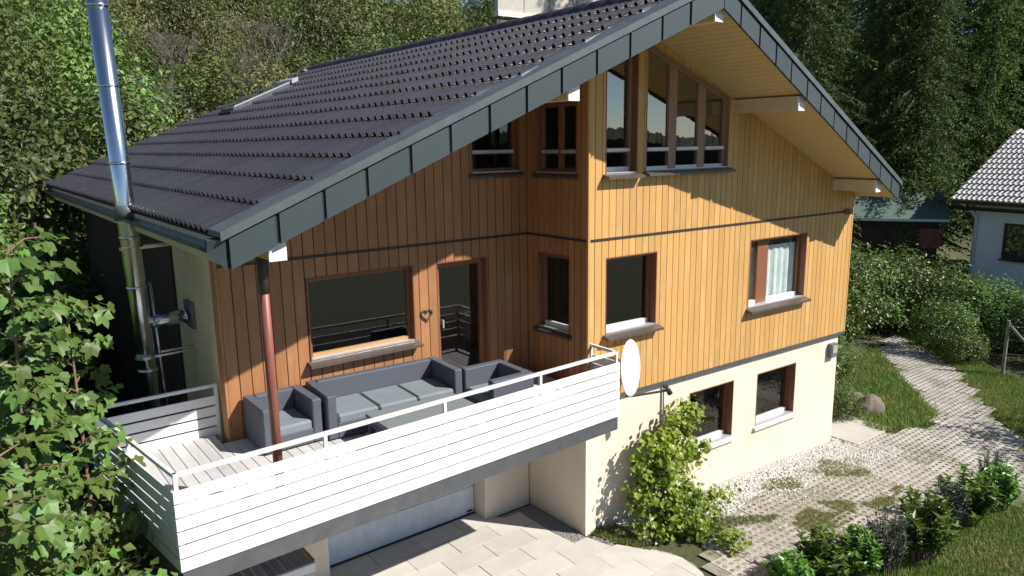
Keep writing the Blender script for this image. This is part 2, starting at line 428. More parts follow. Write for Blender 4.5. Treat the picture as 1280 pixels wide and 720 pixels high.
class Fr:
    def __init__(s, O, u):
        s.O = Vector(O); s.u = Vector(u).normalized(); s.n = s.u.cross(Vector((0, 0, 1))).normalized()
    def P(s, u, d, z): return s.O + s.u * u + s.n * d + Vector((0, 0, z))
    def px(s, a, b, d=0.0):
        p0 = s.P(0, d, 0); n = np.array(s.n); h = hit(a, b, n, float(n @ np.array(p0)))
        r = Vector(h) - p0; return r.dot(s.u), r.z
    def box(s, mb, u0, u1, d0, d1, z0, z1):
        p = s.P
        return mb.hexa([p(u0, d1, z0), p(u1, d1, z0), p(u1, d0, z0), p(u0, d0, z0), p(u0, d1, z1), p(u1, d1, z1), p(u1, d0, z1), p(u0, d0, z1)])
    def quad(s, mb, a, b, za0, zb0, za1, zb1, d0, d1):
        p = s.P
        return mb.hexa([p(a, d1, za0), p(b, d1, zb0), p(b, d0, zb0), p(a, d0, za0), p(a, d1, za1), p(b, d1, zb1), p(b, d0, zb1), p(a, d0, za1)])
FRW = Fr((0, 0, 0), (math.cos(TH), math.sin(TH), 0))      # right front wall
FLW = Fr((-L, D, 0), (1, 0, 0))                            # recessed wall behind the balcony
FSW = Fr((0, D, 0), (0, -1, 0))                            # short return wall between them

HOUSE = empty('chalet_house', (0, 0, 0))
tag(HOUSE, 'timber clad chalet with dark tiled gable roof and white balcony', 'house')

def strips(fr, edges, zlo, zhi, ops, d0, d1, brk=(), whole=False):
    """boards between consecutive edges, minus openings (u0,u1,z0,zt0,zt1); yields one MB per board"""
    for ua, ub in edges:
        allmb = MB(); bs = {ua, ub}
        for o in ops:
            for e in (o[0], o[1]):
                if ua < e < ub: bs.add(e)
        for e in brk:
            if ua < e < ub: bs.add(e)
        bs = sorted(bs); pieces = []
        for a, b in zip(bs, bs[1:]):
            if b - a < 0.004: continue
            spans = [((zlo(a), zlo(b)), (zhi(a), zhi(b)))]
            for (o0, o1, z0, zt0, zt1) in ops:
                if a >= o0 - 1e-6 and b <= o1 + 1e-6:
                    f = lambda u: zt0 + (zt1 - zt0) * (u - o0) / (o1 - o0)
                    ta, tb = f(a), f(b); new = []
                    for lo, hi in spans:
                        if max(hi) <= z0 or (lo[0] >= ta and lo[1] >= tb): new.append((lo, hi)); continue
                        if z0 > lo[0]: new.append((lo, (min(z0, hi[0]), min(z0, hi[1]))))
                        if hi[0] > ta or hi[1] > tb: new.append(((min(ta, hi[0]), min(tb, hi[1])), hi))
                    spans = new
            for lo, hi in spans:
                if max(hi[0] - lo[0], hi[1] - lo[1]) > 0.02:
                    pieces.append((a, b, lo, (max(hi[0], lo[0]), max(hi[1], lo[1]))))
        groups = []                                        # pieces that touch form one board
        for p in pieces:
            hits = [g for g in groups if any(abs(q[1] - p[0]) < 1e-6 and min(q[3][1], p[3][0]) - max(q[2][1], p[2][0]) > 0.01 for q in g)]
            m_ = [p] + [q for g in hits for q in g]
            groups = [g for g in groups if g not in hits] + [m_]
        for g in groups:
            mb = MB(); mb.weld = True
            for a, b, lo, hi in g: fr.quad(mb, a, b, lo[0], lo[1], hi[0], hi[1], d0, d1)
            if whole: allmb.v, allmb.f = (allmb.v + mb.v, allmb.f + [tuple(i + len(allmb.v) for i in f) for f in mb.f])
            else: yield mb
        if whole:
            allmb.weld = True; yield allmb

def mean(*a): return sum(a) / len(a)
def opening(fr, l, r, t, b, d=0.0):
    u0 = mean(*[fr.px(*p, d)[0] for p in l]); u1 = mean(*[fr.px(*p, d)[0] for p in r])
    z1 = mean(*[fr.px(*p, d)[1] for p in t]); z0 = mean(*[fr.px(*p, d)[1] for p in b])
    return [u0, u1, z0, z1, z1]

o_big = opening(FLW, [(381, 350), (388, 440)], [(517, 330), (519, 420)], [(381, 350), (517, 329)], [(388, 449), (520, 430)])
o_door = opening(FLW, [(545, 330), (548, 420)], [(609, 320), (610, 400)], [(545, 330), (609, 319)], [(545, 330)])
o_door[2] = DECK - 0.02
o_lup = opening(FLW, [(589, 205)], [(650, 205)], [(620, 150)], [(589, 218), (650, 216)])
o_lup[3] = zsoff(o_lup[0] - L) - 0.12; o_lup[4] = zsoff(o_lup[1] - L) - 0.12
o_sup = opening(FSW, [(669, 200)], [(721, 200)], [(671, 129)], [(669, 217), (721, 219)])
o_slo = opening(FSW, [(672, 360)], [(712, 370)], [(672, 315), (712, 320)], [(671, 407), (712, 420)])
o_nar = opening(FRW, [(757, 150), (757, 205)], [(797, 150), (797, 205)], [(757, 90)], [(757, 219), (797, 217)])
o_tri = opening(FRW, [(807, 150), (808, 205)], [(910, 150), (912, 205)], [(807, 80)], [(808, 216), (912, 209)])
for o in (o_nar, o_tri):
    o[3] = zsoff(o[0]) - 0.16; o[4] = zsoff(o[1]) - 0.16
o_nar[3] = o_nar[4] = min(o_nar[3], o_nar[4]) - 0.05
o_tri[3] = FRW.px(812, 52)[1]; o_tri[4] = FRW.px(911, 121)[1]
o_sml = opening(FRW, [(757, 350)], [(821, 350)], [(757, 322), (821, 315)], [(757, 417), (821, 408)])
o_cur = opening(FRW, [(937, 330)], [(1007, 330)], [(938, 301), (1008, 290)], [(934, 386), (1005, 372)])
PD = -0.06                                                 # plinth face lies behind the boards
o_p1 = opening(FRW, [(861, 520)], [(916, 510)], [(861, 490), (917, 477)], [(861, 562), (913, 549)], PD)
o_p2 = opening(FRW, [(945, 500)], [(993, 490)], [(946, 467), (994, 454)], [(943, 533), (991, 517)], PD)

def board_edges(u0, u1, w, seed, jit=0.0, gap=0.013):
    r = random.Random(seed); n = max(1, round((u1 - u0) / w)); w = (u1 - u0) / n
    return [(u0 + i * w + gap / 2, u0 + (i + 1) * w - gap / 2) for i in range(n)]

def clad_wall(name, fr, u0, u1, zbase, ztop, ops, bw, seed, brk=(), bmat='board'):
    wall = None
    for mb in strips(fr, [(u0, u1)], lambda u: zbase + 0.02, ztop, ops, -0.20, -0.026, brk, True):
        wall = mb.build(name, M['backing'], HOUSE)
    for lo, hi in ((lambda u: zbase, lambda u: ZSTR - 0.02), (lambda u: ZSTR + 0.02, ztop)):
        for mb in strips(fr, board_edges(u0, u1, bw, seed), lo, hi, ops, -0.024, 0.0, brk):
            mb.build('board', M[bmat], wall)
    mb = MB(); fr.box(mb, u0, u1, -0.02, 0.012, ZSTR - 0.017, ZSTR + 0.017); mb.build('string_course', M['trim'], wall)
    return wall
wallR = clad_wall('front_wall', FRW, 0.0, W, ZP, lambda u: zsoff(u * math.cos(TH)), [o_nar, o_tri, o_sml, o_cur], 0.148, 1, (XR,), 'boardyellow')
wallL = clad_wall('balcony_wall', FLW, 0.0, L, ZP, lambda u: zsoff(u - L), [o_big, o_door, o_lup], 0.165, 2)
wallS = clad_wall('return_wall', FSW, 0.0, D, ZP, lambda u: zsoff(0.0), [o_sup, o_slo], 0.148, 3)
mb = MB(); mb.box(-0.012, 0.030, -0.030, 0.012, ZP, zsoff(0)); mb.build('corner_board', M['boardyellow'], wallR)
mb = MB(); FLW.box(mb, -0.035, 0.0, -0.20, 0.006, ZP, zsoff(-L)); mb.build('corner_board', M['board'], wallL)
mb = MB(); FRW.box(mb, W, W + 0.03, -0.20, 0.006, ZP, zsoff(W)); mb.build('corner_board', M['boardyellow'], wallR)
# bottom drip sheet under the boards
mb = MB(); FRW.box(mb, -0.01, W + 0.02, -0.06, 0.02, ZP - 0.055, ZP - 0.004); mb.build('drip_sheet', M['deckband'], wallR)

# ---- plinth
pl = MB()
for q in strips(FRW, [(0.0, W - 0.1)], lambda u: -0.5, lambda u: ZP - 0.03, [o_p1, o_p2], PD - 0.25, PD, (), True): pl.v, pl.f = q.v, q.f
plinth = pl.build('plinth', M['stucco'], HOUSE)
GX0, GX1, GZ = -3.86, -0.98, 2.02
for q in strips(FLW, [(0.0, L)], lambda u: -0.4, lambda u: ZP + 0.02, [(GX0 + L, GX1 + L, -0.6, GZ, GZ)], -0.36, -0.03, (), True): q.build('garage_wall', M['stucco'], HOUSE)
mb = MB(); FSW.box(mb, -0.035, D - 0.03, -0.25, -0.015, -0.4, ZP + 0.02); mb.build('return_plinth', M['stucco'], HOUSE)
gd = empty('garage_door', (0, 0, 0), 0, HOUSE)
for k in range(4):
    h = GZ / 4; mb = MB(); mb.cbox(GX0, GX1, 1.845 , 1.885, 0.012 + k * h, (k + 1) * h, 0.006); mb.build('door_panel', M['garage'], gd)
mb = MB(); mb.box(GX0, GX1, 1.843, 1.88, -0.02, 0.012); mb.build('rubber_seal', M['dark'], gd)
mb = MB(); mb.box(GX1 - 0.16, GX1 - 0.05, 1.825, 1.845, 0.05, 0.075); mb.build('handle', M['dark'], gd)
# ---- side, back and right-hand walls and inside
mb = MB()
def prism_y(mb, pts, y0, y1): return mb.prism([(x, y0, z) for x, z in pts], (0, y1 - y0, 0))
mb.box(-L, -L + 0.25, D + 0.20, 11.9, -0.4, zsoff(-L) + 0.02)
side = mb.build('side_wall', M['stuccoside'], HOUSE)
mb = MB(); mb.box(-L - 0.02, -L + 0.05, D + 0.03, D + 0.2, 0.0, zsoff(-L)); mb.build('corner_quoin', M['stuccoside'], side)
a = hit(178, 322, (1, 0, 0), -L); b = hit(199, 415, (1, 0, 0), -L)
mb = MB(); mb.cbox(-L - 0.035, -L + 0.002, b[1], a[1], b[2], zsoff(-L) - 0.1, 0.008); mb.build('shutter', M['greybox'], side)
k = 0; y = 3.75  # dark timber boards, also standing in for the deep shade behind the flue
while y < 11.85:
    mb = MB(); mb.box(-L - 0.045, -L - 0.002, y, y + 0.185, 0.0, zsoff(-L) - 0.02); mb.build('shade_side_board', M['darkwood'], side); y += 0.195
mb = MB(); prism_y(mb, [(-L, -0.4), (W, -0.4), (W, zsoff(W)), (XR, zsoff(XR)), (-L, zsoff(-L))], 11.9, 12.1); mb.build('back_wall', M['stucco'], HOUSE)
mb = MB(); mb.box(W - 0.12, W + 0.0, -0.1, 11.9, -0.4, zsoff(W)); mb.build('right_wall', M['stucco'], HOUSE)
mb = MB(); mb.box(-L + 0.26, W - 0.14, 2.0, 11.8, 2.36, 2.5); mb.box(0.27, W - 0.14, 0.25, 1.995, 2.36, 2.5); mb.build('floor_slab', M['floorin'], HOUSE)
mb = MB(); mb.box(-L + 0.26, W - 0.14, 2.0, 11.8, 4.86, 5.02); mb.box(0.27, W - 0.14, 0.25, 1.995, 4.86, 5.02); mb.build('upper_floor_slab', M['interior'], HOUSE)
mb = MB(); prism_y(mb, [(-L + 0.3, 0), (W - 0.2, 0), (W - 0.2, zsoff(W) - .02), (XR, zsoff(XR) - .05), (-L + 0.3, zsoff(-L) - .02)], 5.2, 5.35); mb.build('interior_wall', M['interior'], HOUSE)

# ---- windows
def make_window(name, fr, o, face=0.0, back=0.10, fw=0.055, mull=(), trans=(), fmat='frame', bottom='white', sill='sill', sillout=0.145, reveal='frame', silldrop=0.0, glass='glass'):
    u0, u1, z0, zt0, zt1 = o
    top = lambda u: zt0 + (zt1 - zt0) * (u - u0) / (u1 - u0)
    win = MB(); g = 0.004
    dF, dB = face - back, face - back - 0.06
    lin = 0.018
    # lining of the opening
    rv = MB()
    fr.quad(rv, u0 + g, u0 + lin, z0 + g, z0 + g, top(u0) - g, top(u0 + lin) - g, dB - 0.05, face + 0.004)
    fr.quad(rv, u1 - lin, u1 - g, z0 + g, z0 + g, top(u1 - lin) - g, top(u1) - g, dB - 0.05, face + 0.004)
    fr.quad(rv, u0 + lin, u1 - lin, top(u0 + lin) - lin, top(u1 - lin) - lin, top(u0 + lin) - g, top(u1 - lin) - g, dB - 0.05, face + 0.004)
    fr.quad(rv, u0 + lin, u1 - lin, z0 + g, z0 + g, z0 + lin, z0 + lin, dB - 0.05, face + 0.004)
    a, b, zb = u0 + lin + .002, u1 - lin - .002, z0 + lin + .002
    tp = lambda u: top(u) - lin - .002
    fr.quad(win, a, a + fw, zb, zb, tp(a), tp(a + fw), dB, dF)
    fr.quad(win, b - fw, b, zb, zb, tp(b - fw), tp(b), dB, dF)
    fr.quad(win, a + fw, b - fw, tp(a + fw) - fw, tp(b - fw) - fw, tp(a + fw), tp(b - fw), dB, dF)
    cols = [a + fw] ; ends = []
    for (m0, m1) in mull:
        ua = u0 + m0 * (u1 - u0); ub = u0 + m1 * (u1 - u0)
        ends.append(ua); cols.append(ub)
        fr.quad(win, ua, ub, zb, zb, tp(ua) - fw, tp(ub) - fw, dB, dF + 0.006)
    ends.append(b - fw)
    o_win = win.build(name, M[fmat], HOUSE)
    rv.build('reveal', M[reveal], o_win)
    bh = fw * (1.7 if bottom == 'white' else 1.15)
    br = MB(); fr.box(br, a + fw, b - fw, dB, dF, zb, zb + bh); br.build('bottom_rail', M[{'white': 'sillwhite', 'wood': 'framelight', 'alu': 'alu', 'frame': 'frame'}[bottom]], o_win)
    for ca, cb in zip(cols, ends):
        zz = zb + bh
        zl = [zz] + [t for t in trans]
        for t in trans:
            tb = MB(); fr.box(tb, ca, cb, dB, dF + 0.003, t - 0.035, t + 0.035); tb.build('transom', M[fmat], o_win)
            tb = MB(); fr.box(tb, ca, cb, dF + 0.004, dF + 0.03, t - 0.02, t + 0.03); tb.build('rain_bar', M['alu'], o_win)
        lows = [zz] + [t + 0.035 for t in trans]; his = [t - 0.035 for t in trans] + [None]
        for lo, hi in zip(lows, his):
            pm = MB(); d = mean(dF, dB)
            ha = hi if hi is not None else tp(ca) - fw; hb = hi if hi is not None else tp(cb) - fw
            if ha - lo < 0.02 and hb - lo < 0.02: continue
            pm.add([fr.P(ca, d, lo), fr.P(cb, d, lo), fr.P(cb, d, max(hb, lo)), fr.P(ca, d, max(ha, lo))], [(0, 1, 2, 3)])
            pm.build('pane', M[glass], o_win)
    if sill:
        s = MB()
        zq = z0 + 0.012 - silldrop
        fr_ = fr.P
        e = 0.05
        s.hexa([fr_(u0 - e, face + sillout, zq - 0.075), fr_(u1 + e, face + sillout, zq - 0.075), fr_(u1 + e, face + 0.003, zq - 0.06), fr_(u0 - e, face + 0.003, zq - 0.06),
                fr_(u0 - e, face + sillout, zq - 0.035), fr_(u1 + e, face + sillout, zq - 0.035), fr_(u1 + e, face + 0.003, zq), fr_(u0 - e, face + 0.003, zq)])
        s.build('sill', M[sill], o_win)
        s = MB(); fr.box(s, u0 + lin + .004, u1 - lin - .004, dF + 0.004, face + 0.003, z0 + lin + 0.002, z0 + lin + 0.02); s.build('inner_sill', M['alu'], o_win)
    return o_win
make_window('window', FLW, o_big, mull=(), bottom='wood', fmat='frame', back=0.09)
dr = make_window('balcony_door', FLW, o_door, bottom='frame', sill=None, fw=0.085, back=0.10)
mb = MB(); FLW.box(mb, o_door[0] + 0.13, o_door[0] + 0.15, -0.10, -0.055, 3.55, 3.68); mb.build('handle', M['alu'], dr)
tl = FLW.px(620, 190)[1]
make_window('upper_window', FLW, o_lup, trans=(tl,), bottom='frame', sillout=0.05)
make_window('upper_window', FSW, o_sup, trans=(FSW.px(695, 190)[1],), mull=((0.47, 0.55),), bottom='frame', sillout=0.05)
make_window('window', FSW, o_slo, bottom='white', sill='sill', sillout=0.07)
tr = FRW.px(812, 187)[1]
make_window('upper_window', FRW, o_nar, trans=(tr,), bottom='white', back=0.12, fmat='framepale', glass='coated')
make_window('upper_window', FRW, o_tri, trans=(tr,), mull=((0.285, 0.375), (0.635, 0.725)), bottom='alu', back=0.07, fmat='framepale', reveal='framepale', glass='coated')
make_window('window', FRW, o_sml, bottom='white', back=0.13)
wc = make_window('window', FRW, o_cur, bottom='white', back=0.13, mull=((0.22, 0.40),))
make_window('cellar_window', FRW, o_p1, face=PD, bottom='white', sill='sillwhite', back=0.13, sillout=0.06)
make_window('cellar_window', FRW, o_p2, face=PD, bottom='white', sill='sillwhite', back=0.13, sillout=0.06)
# curtain behind the right-hand window
def curtain(u0, u1, z0, z1, d):
    V = []; n = 40
    for k in range(n + 1):
        u = u0 + (u1 - u0) * k / n; w = 0.022 * math.sin(k * 1.35) + 0.01 * math.sin(k * 0.53)
        V += [FRW.P(u, d + w, z0), FRW.P(u, d + w * 0.6, z1)]
    m = MB(); m.add(V, [(2 * k, 2 * k + 2, 2 * k + 3, 2 * k + 1) for k in range(n)])
    return m
cu = curtain(o_cur[0] + 0.03, o_cur[1] - 0.03, o_cur[2] + 0.05, o_cur[3] - 0.20, -0.235).build('curtain', M['curtain'], wc)

# ---- roof
aL, aR = math.atan(SL), math.atan(SR)
def roof_slab(mb, x0, x1, y0, y1, o0, o1):
    """sheet parallel to the roof slope; y0 / y1 are numbers or offsets from the verge line given as ('v', d)"""
    Y = lambda y, x: yf(x) + y[1] if isinstance(y, tuple) else y
    mb.hexa([(x0, Y(y0, x0), zf(x0) + o0), (x1, Y(y0, x1), zf(x1) + o0), (x1, Y(y1, x1), zf(x1) + o0), (x0, Y(y1, x0), zf(x0) + o0),
             (x0, Y(y0, x0), zf(x0) + o1), (x1, Y(y0, x1), zf(x1) + o1), (x1, Y(y1, x1), zf(x1) + o1), (x0, Y(y1, x0), zf(x0) + o1)])
mb = MB(); roof_slab(mb, XE, XR, ('v', 0.03), YB, 0.085, 0.31); roof_slab(mb, XR, XER, ('v', 0.03), YB, 0.085, 0.31)
ROOF = mb.build('roof', M['black'], HOUSE)
TOP = 0.315
# one tile, local x up the slope, y along the eave
def tile_arrays():
    half = [(0, 0), (.048, 0), (.056, -.035), (.086, -.035), (.096, .046), (.142, .046), (.158, 0)]
    prof = half + [(y + .19, h) for y, h in half] + [(.379, 0)]
    xs = [(-0.0, 0.060), (0.04, 0.058), (0.64, 0.0)]
    V = []
    V += [(0.075, y, -0.016 + max(h, 0) * 0.3) for y, h in prof]
    for x, lift in xs: V += [(x, y, h + lift) for y, h in prof]
    n = len(prof); Fc = []
    for r in range(3):
        for i in range(n - 1): Fc.append((r * n + i, r * n + i + 1, (r + 1) * n + i + 1, (r + 1) * n + i))
    Fc = [f[::-1] for f in Fc]
    return np.array(V, float), np.array(Fc)
TV, TF = tile_arrays()
tile_mesh = np_mesh('tile', TV, TF, M['tile'])
GA, TW = 0.51, 0.38                                       # gauge measured along x, tile width
slots = []
nrow = int((XR - XE) / GA) + 1
for r in range(nrow):
    x = XE - 0.03 + r * GA
    if x > XR - 0.12: continue
    y = -3.0 + (0.19 if r % 2 else 0.0)
    while y < yf(x) + 0.12: y += TW
    while y < YB - 0.2:
        slots.append((x, y, r)); y += TW
slots.sort(key=lambda s: (s[0] - CAM[0]) ** 2 + (s[1] - CAM[1]) ** 2)
def tile_loc(x, y): return (x, y, zf(x) + TOP + RNG.uniform(0, 0.004))
near, far = slots[:300], slots[300:]
for (x, y, r) in near:
    o = link('tile', tile_mesh, ROOF); o.location = tile_loc(x, y); o.rotation_euler = (RNG.uniform(-.006, .006), -aL + RNG.uniform(-.004, .004), RNG.uniform(-.004, .004))
def rotY(V, a):
    c, s = math.cos(a), math.sin(a); return np.stack([V[:, 0] * c - V[:, 2] * s, V[:, 1], V[:, 0] * s + V[:, 2] * c], -1)
Vs, Fs = [], []
for (x, y, r) in far:
    Fs.append(TF + len(Vs) * len(TV)); Vs.append(rotY(TV, aL + RNG.uniform(-.004, .004)) + np.array(tile_loc(x, y)))
for r in range(int((XER - XR) / GA) + 1):                   # the slope that faces away
    x = XER + 0.03 - r * GA
    if x < XR + 0.12: continue
    y = -3.0
    while y < yf(x) + 0.12: y += TW
    while y < YB - 0.2:
        v = rotY(TV, aR); v[:, 0] *= -1
        Fs.append(TF[:, ::-1] + len(Vs) * len(TV)); Vs.append(v + np.array((x, y, zf(x) + TOP))); y += TW
o = link('far_tiles', np_mesh('far_tiles', np.concatenate(Vs), np.concatenate(Fs), M['tile']), ROOF); o['kind'] = 'stuff'
# ridge tiles
def half_round(L_, r, n=8):
    mb = MB(); pts = [(math.cos(math.pi * k / n) * r, math.sin(math.pi * k / n) * r) for k in range(n + 1)]
    v = [(a, 0, b) for a, b in pts] + [(a * 0.9, L_, b * 0.9) for a, b in pts] + [(a * .85, 0, b * .85 - .01) for a, b in pts]
    m = n + 1
    f = [(i, i + 1, m + i + 1, m + i) for i in range(n)] + [(2 * m + i, 2 * m + i + 1, i + 1, i) for i in range(n)]
    return mb.add(v, f)
rm = half_round(0.44, 0.15).mesh('ridge_tile', M['tile'], True)
for k in range(int((YB + 1.5) / 0.40)):
    o = link('ridge_tile', rm, ROOF); o.location = (XR, -1.5 + k * 0.40, ZR + TOP + 0.0)
# verge: slate panels, black gaps, zinc capping
seamsL = [-5.71, -5.23, -4.76, -4.30, -3.80, -3.32, -2.82, -2.32, -1.82, -1.29, -0.76, -0.22, 0.28, XR]
seamsR = [XR, 1.34, 1.86, 2.34, 2.82, 3.36, 3.85, 4.37, 4.88, 5.39, 5.92, 6.45, 7.01, 7.45]
for ss in (seamsL, seamsR):
    for a, b in zip(ss, ss[1:]):
        g = 0.020; q = RNG.uniform(-.003, .003)
        mb = MB(); roof_slab(mb, a + g * (0.5 if a == XR else 1), b - g * (0.5 if b == XR else 1), ('v', -0.02 + q), ('v', -0.002), 0.0, 0.292); mb.build('verge_panel', M['slate'], ROOF)
mb = MB(); roof_slab(mb, -5.705, XR, ('v', 0.0), ('v', 0.028), 0.012, 0.335); roof_slab(mb, XR, 7.44, ('v', 0.0), ('v', 0.028), 0.012, 0.335); mb.build('verge_backing', M['black'], ROOF)
for (x0, x1) in ((XE - 0.05, XR), (XR, XER + 0.05)):
    mb = MB(); roof_slab(mb, x0, x1, ('v', -0.045), ('v', 0.36), 0.345, 0.40); roof_slab(mb, x0, x1, ('v', -0.045), ('v', -0.02), 0.312, 0.345)
    mb.build('verge_capping', M['greymetal'], ROOF)
# closed end of the verge box at the eave, eave boards, gutters
YF = yf(XE)
mb = MB(); mb.hexa([(XE - 0.16, YF + 0.05, zf(XE) + 0.19), (XE, YF - 0.0, zf(XE)), (XE, YF + 0.25, zf(XE) + 0.05), (XE - 0.12, YF + 0.25, zf(XE) + 0.2),
                    (XE - 0.16, YF + 0.0, zf(XE) + 0.30), (XE, YF - 0.01, zf(XE) + 0.30), (XE, YF + 0.25, zf(XE) + 0.3), (XE - 0.12, YF + 0.25, zf(XE) + 0.3)])
mb.build('verge_end_cap', M['slate'], ROOF)
for x, sg in ((XE, -1), (XER, 1)):
    mb = MB(); mb.box(min(x, x + sg * 0.02), max(x, x + sg * 0.02), YF + 0.06, YB, zf(x) + 0.05, zf(x) + 0.29); mb.build('eave_board', M['purlin'], ROOF)
    mb = MB(); n = 8; r = 0.075; cx, cz = x + sg * 0.10, zf(x) + 0.24
    pr = [(cx + math.cos(math.pi + math.pi * k / n) * r, cz + math.sin(math.pi + math.pi * k / n) * r) for k in range(n + 1)]
    pr2 = [(cx + math.cos(math.pi + math.pi * k / n) * (r - .008), cz + math.sin(math.pi + math.pi * k / n) * (r - .008)) for k in range(n + 1)]
    for A in (pr, pr2): mb.add([(a, YF + 0.22, b) for a, b in A] + [(a, YB, b) for a, b in A], [(i, i + 1, n + 2 + i, n + 1 + i) for i in range(n)])
    gt = mb.build('gutter', M['greymetal'], ROOF, True)
# soffit boards
mb = MB()
for x0, x1 in ((XE, XR), (XR, XER)):
    n = int((x1 - x0) / 0.105); s = (x1 - x0) / n
    for k in range(n): roof_slab(mb, x0 + k * s + 0.004, x0 + (k + 1) * s - 0.004, ('v', 0.03), YB, 0.06, 0.075)
mb.build('soffit', M['soffit'], ROOF, kind='stuff')
mb = MB(); roof_slab(mb, XE, XR, ('v', 0.03), YB, 0.077, 0.083); roof_slab(mb, XR, XER, ('v', 0.03), YB, 0.077, 0.083); mb.build('soffit_backing', M['purlin'], ROOF)
# purlins with white end caps
for x in (-5.22, -1.56, 0.93, 3.38, 6.62):
    z1 = zf(x) + 0.075; z0 = zf(x) - (0.17 if abs(x - XR) > .1 else 0.15)
    yb = 2.0 if x < 0 else 0.3
    pz = MB(); pz.box(x - 0.075, x + 0.075, yf(x) + 0.105, yb, z0, z1 - 0.02); po = pz.build('purlin', M['purlin'], ROOF)
    pc = MB(); pc.box(x - 0.09, x + 0.09, yf(x) + 0.07, yf(x) + 0.103, z0 - 0.008, z1 - 0.025); pc.build('purlin_cap', M['whiteend'], ROOF)
# roof window and vent near the back of the slope
sk = empty('roof_window', (0, 0, 0), 0, ROOF)
nrf = (-SL, 0, 1); crf = ZR + 0.50 - SL * XR
wa, wb = hit(277, 136, nrf, crf), hit(349, 104, nrf, crf)
sx0, sx1, sy1 = wa[0], wb[0], 0.5 * (wa[1] + wb[1]); sy0 = sy1 - 0.95
mb = MB(); roof_slab(mb, sx0, sx1, sy0, sy1, 0.33, 0.485); mb.build('frame', M['greymetal'], sk)
mb = MB(); roof_slab(mb, sx0 + .1, sx1 - .14, sy0 + .1, sy1 - .1, 0.487, 0.497); mb.build('pane', M['glass'], sk)
mb = MB(); roof_slab(mb, sx1 - .08, sx1 + .08, sy0 - .05, sy1 + .05, 0.45, 0.55); mb.build('hood', M['alu'], sk)
mb = MB(); roof_slab(mb, sx0 + .02, sx1 - .1, sy0 + .0, sy0 + .09, 0.486, 0.515); mb.build('cover_strip', M['alu'], sk)
print('skylight', sx0, sx1, sy0, sy1)
mb = MB(); mb.tube([(0.55, 11.9, zf(.55) + .3), (0.55, 11.9, zf(.55) + .42)], 0.07, 12); mb.tube([(0.55, 11.9, zf(.55) + .40), (0.55, 11.9, zf(.55) + .47)], 0.11, 12); mb.build('vent_pipe', M['greymetal'], ROOF, True)

# ---- stainless flue
FX, FY = -5.77, 2.95
fl = empty('chimney_flue', (FX, FY, 0), 0, HOUSE); fl.rotation_euler = (0, -0.022, 0); fl.location.x += 0.022 * 4.0
def lathe_tube(z0, z1, r, n=20): return MB().tube([(0, 0, z0), (0, 0, z1)], r, n)
mb = MB(); mb.tube([(0, 0, 1.2), (0, 0, 9.6)], 0.125, 24); mb.build('flue_pipe', M['steel'], fl, True)
for z in (2.2, 3.35, 4.55, 5.25, 6.25, 7.25, 8.25, 9.25):
    mb = MB(); mb.tube([(0, 0, z - .02), (0, 0, z - 0.012), (0, 0, z + .012), (0, 0, z + .02)], [0.127, 0.136, 0.136, 0.127], 24); mb.build('clamp_band', M['steel'], fl, True)
mb = MB(); mb.tube([(0, 0, 4.02), (0.66, 0.0, 4.04)], 0.095, 20); mb.build('wall_tee', M['steel'], fl, True)
mb = MB(); mb.tube([(0.12, 0, 4.022), (0.15, 0, 4.023)], 0.108, 20); mb.tube([(0.56, 0, 4.035), (0.60, 0, 4.037)], 0.108, 20); mb.build('tee_collar', M['steel'], fl, True)
mb = MB(); mb.box(0.62, 0.672, -0.2, 0.2, 3.86, 4.24); mb.build('wall_plate', M['greybox'], fl)
mb = MB(); mb.beam((0.05, 0.10, 3.55), (0.68, 0.10, 3.55), 0.03, 0.03); mb.beam((0.05, -0.10, 3.55), (0.68, -0.10, 3.55), 0.03, 0.03); mb.tube([(-.0, 0, 3.53), (0, 0, 3.57)], 0.15, 20); mb.build('wall_bracket', M['steel'], fl)
mb = MB(); mb.beam((0.05, 0.10, 5.1), (0.68, 0.10, 5.1), 0.03, 0.03); mb.beam((0.05, -0.10, 5.1), (0.68, -0.10, 5.1), 0.03, 0.03); mb.tube([(-.0, 0, 5.08), (0, 0, 5.12)], 0.15, 20); mb.build('wall_bracket', M['steel'], fl)
mb = MB(); mb.tube([(0, 0, zf(XE) + .2), (0, 0, zf(XE) + .36), (0, 0, zf(XE) + .40)], [0.165, 0.145, 0.127], 20); mb.build('roof_collar', M['greymetal'], fl, True)
mb = MB()
mb.tube([(0.17, -0.02, 4.6), (0.17, -0.02, 2.4)], 0.022, 8); mb.build('drain_tube', M['steel'], fl, True)

# ---- balcony
BAL = empty('balcony', (0, 0, 0), 0, HOUSE)
B0, B1, BR, BH = Vector((-6.351, -0.853, 0)), Vector((0.116, -0.615, 0)), Vector((-6.698, 1.878, 0)), Vector((-L - 0.02, 1.878, 0))
ZB0, ZB1, ZRL = 2.251, 3.135, 3.30
NS = 6
def side_fr(a, b): return Fr(a, b - a), (b - a).length
def slat_run(fr, segs, gap, flip=False):
    h = (ZB1 - ZB0) / NS
    for (a, b) in segs:
        for k in range(NS):
            mb = MB(); d = RNG.uniform(-.002, .002)
            fr.box(mb, a + 0.003, b - 0.003, -0.02 + d, 0.0 + d, ZB0 + k * h + gap / 2, ZB0 + (k + 1) * h - gap / 2)
            mb.build('slat', M['white'], BAL)
fF, lF = side_fr(B0, B1); sm = fF.px(562, 570)[0]
slat_run(fF, [(0.0, sm), (sm, lF)], 0.021)
fL_, lL = side_fr(BR, B0); slat_run(fL_, [(0.02, lL * 0.5), (lL * 0.5, lL - 0.022)], 0.022)
fR_, lR = side_fr(B1, Vector((0.116, 0.02, 0))); slat_run(fR_, [(0.022, lR)], 0.016)
fB_, lB = side_fr(BH, BR); slat_run(fB_, [(0.02, lB - 0.022)], 0.026)
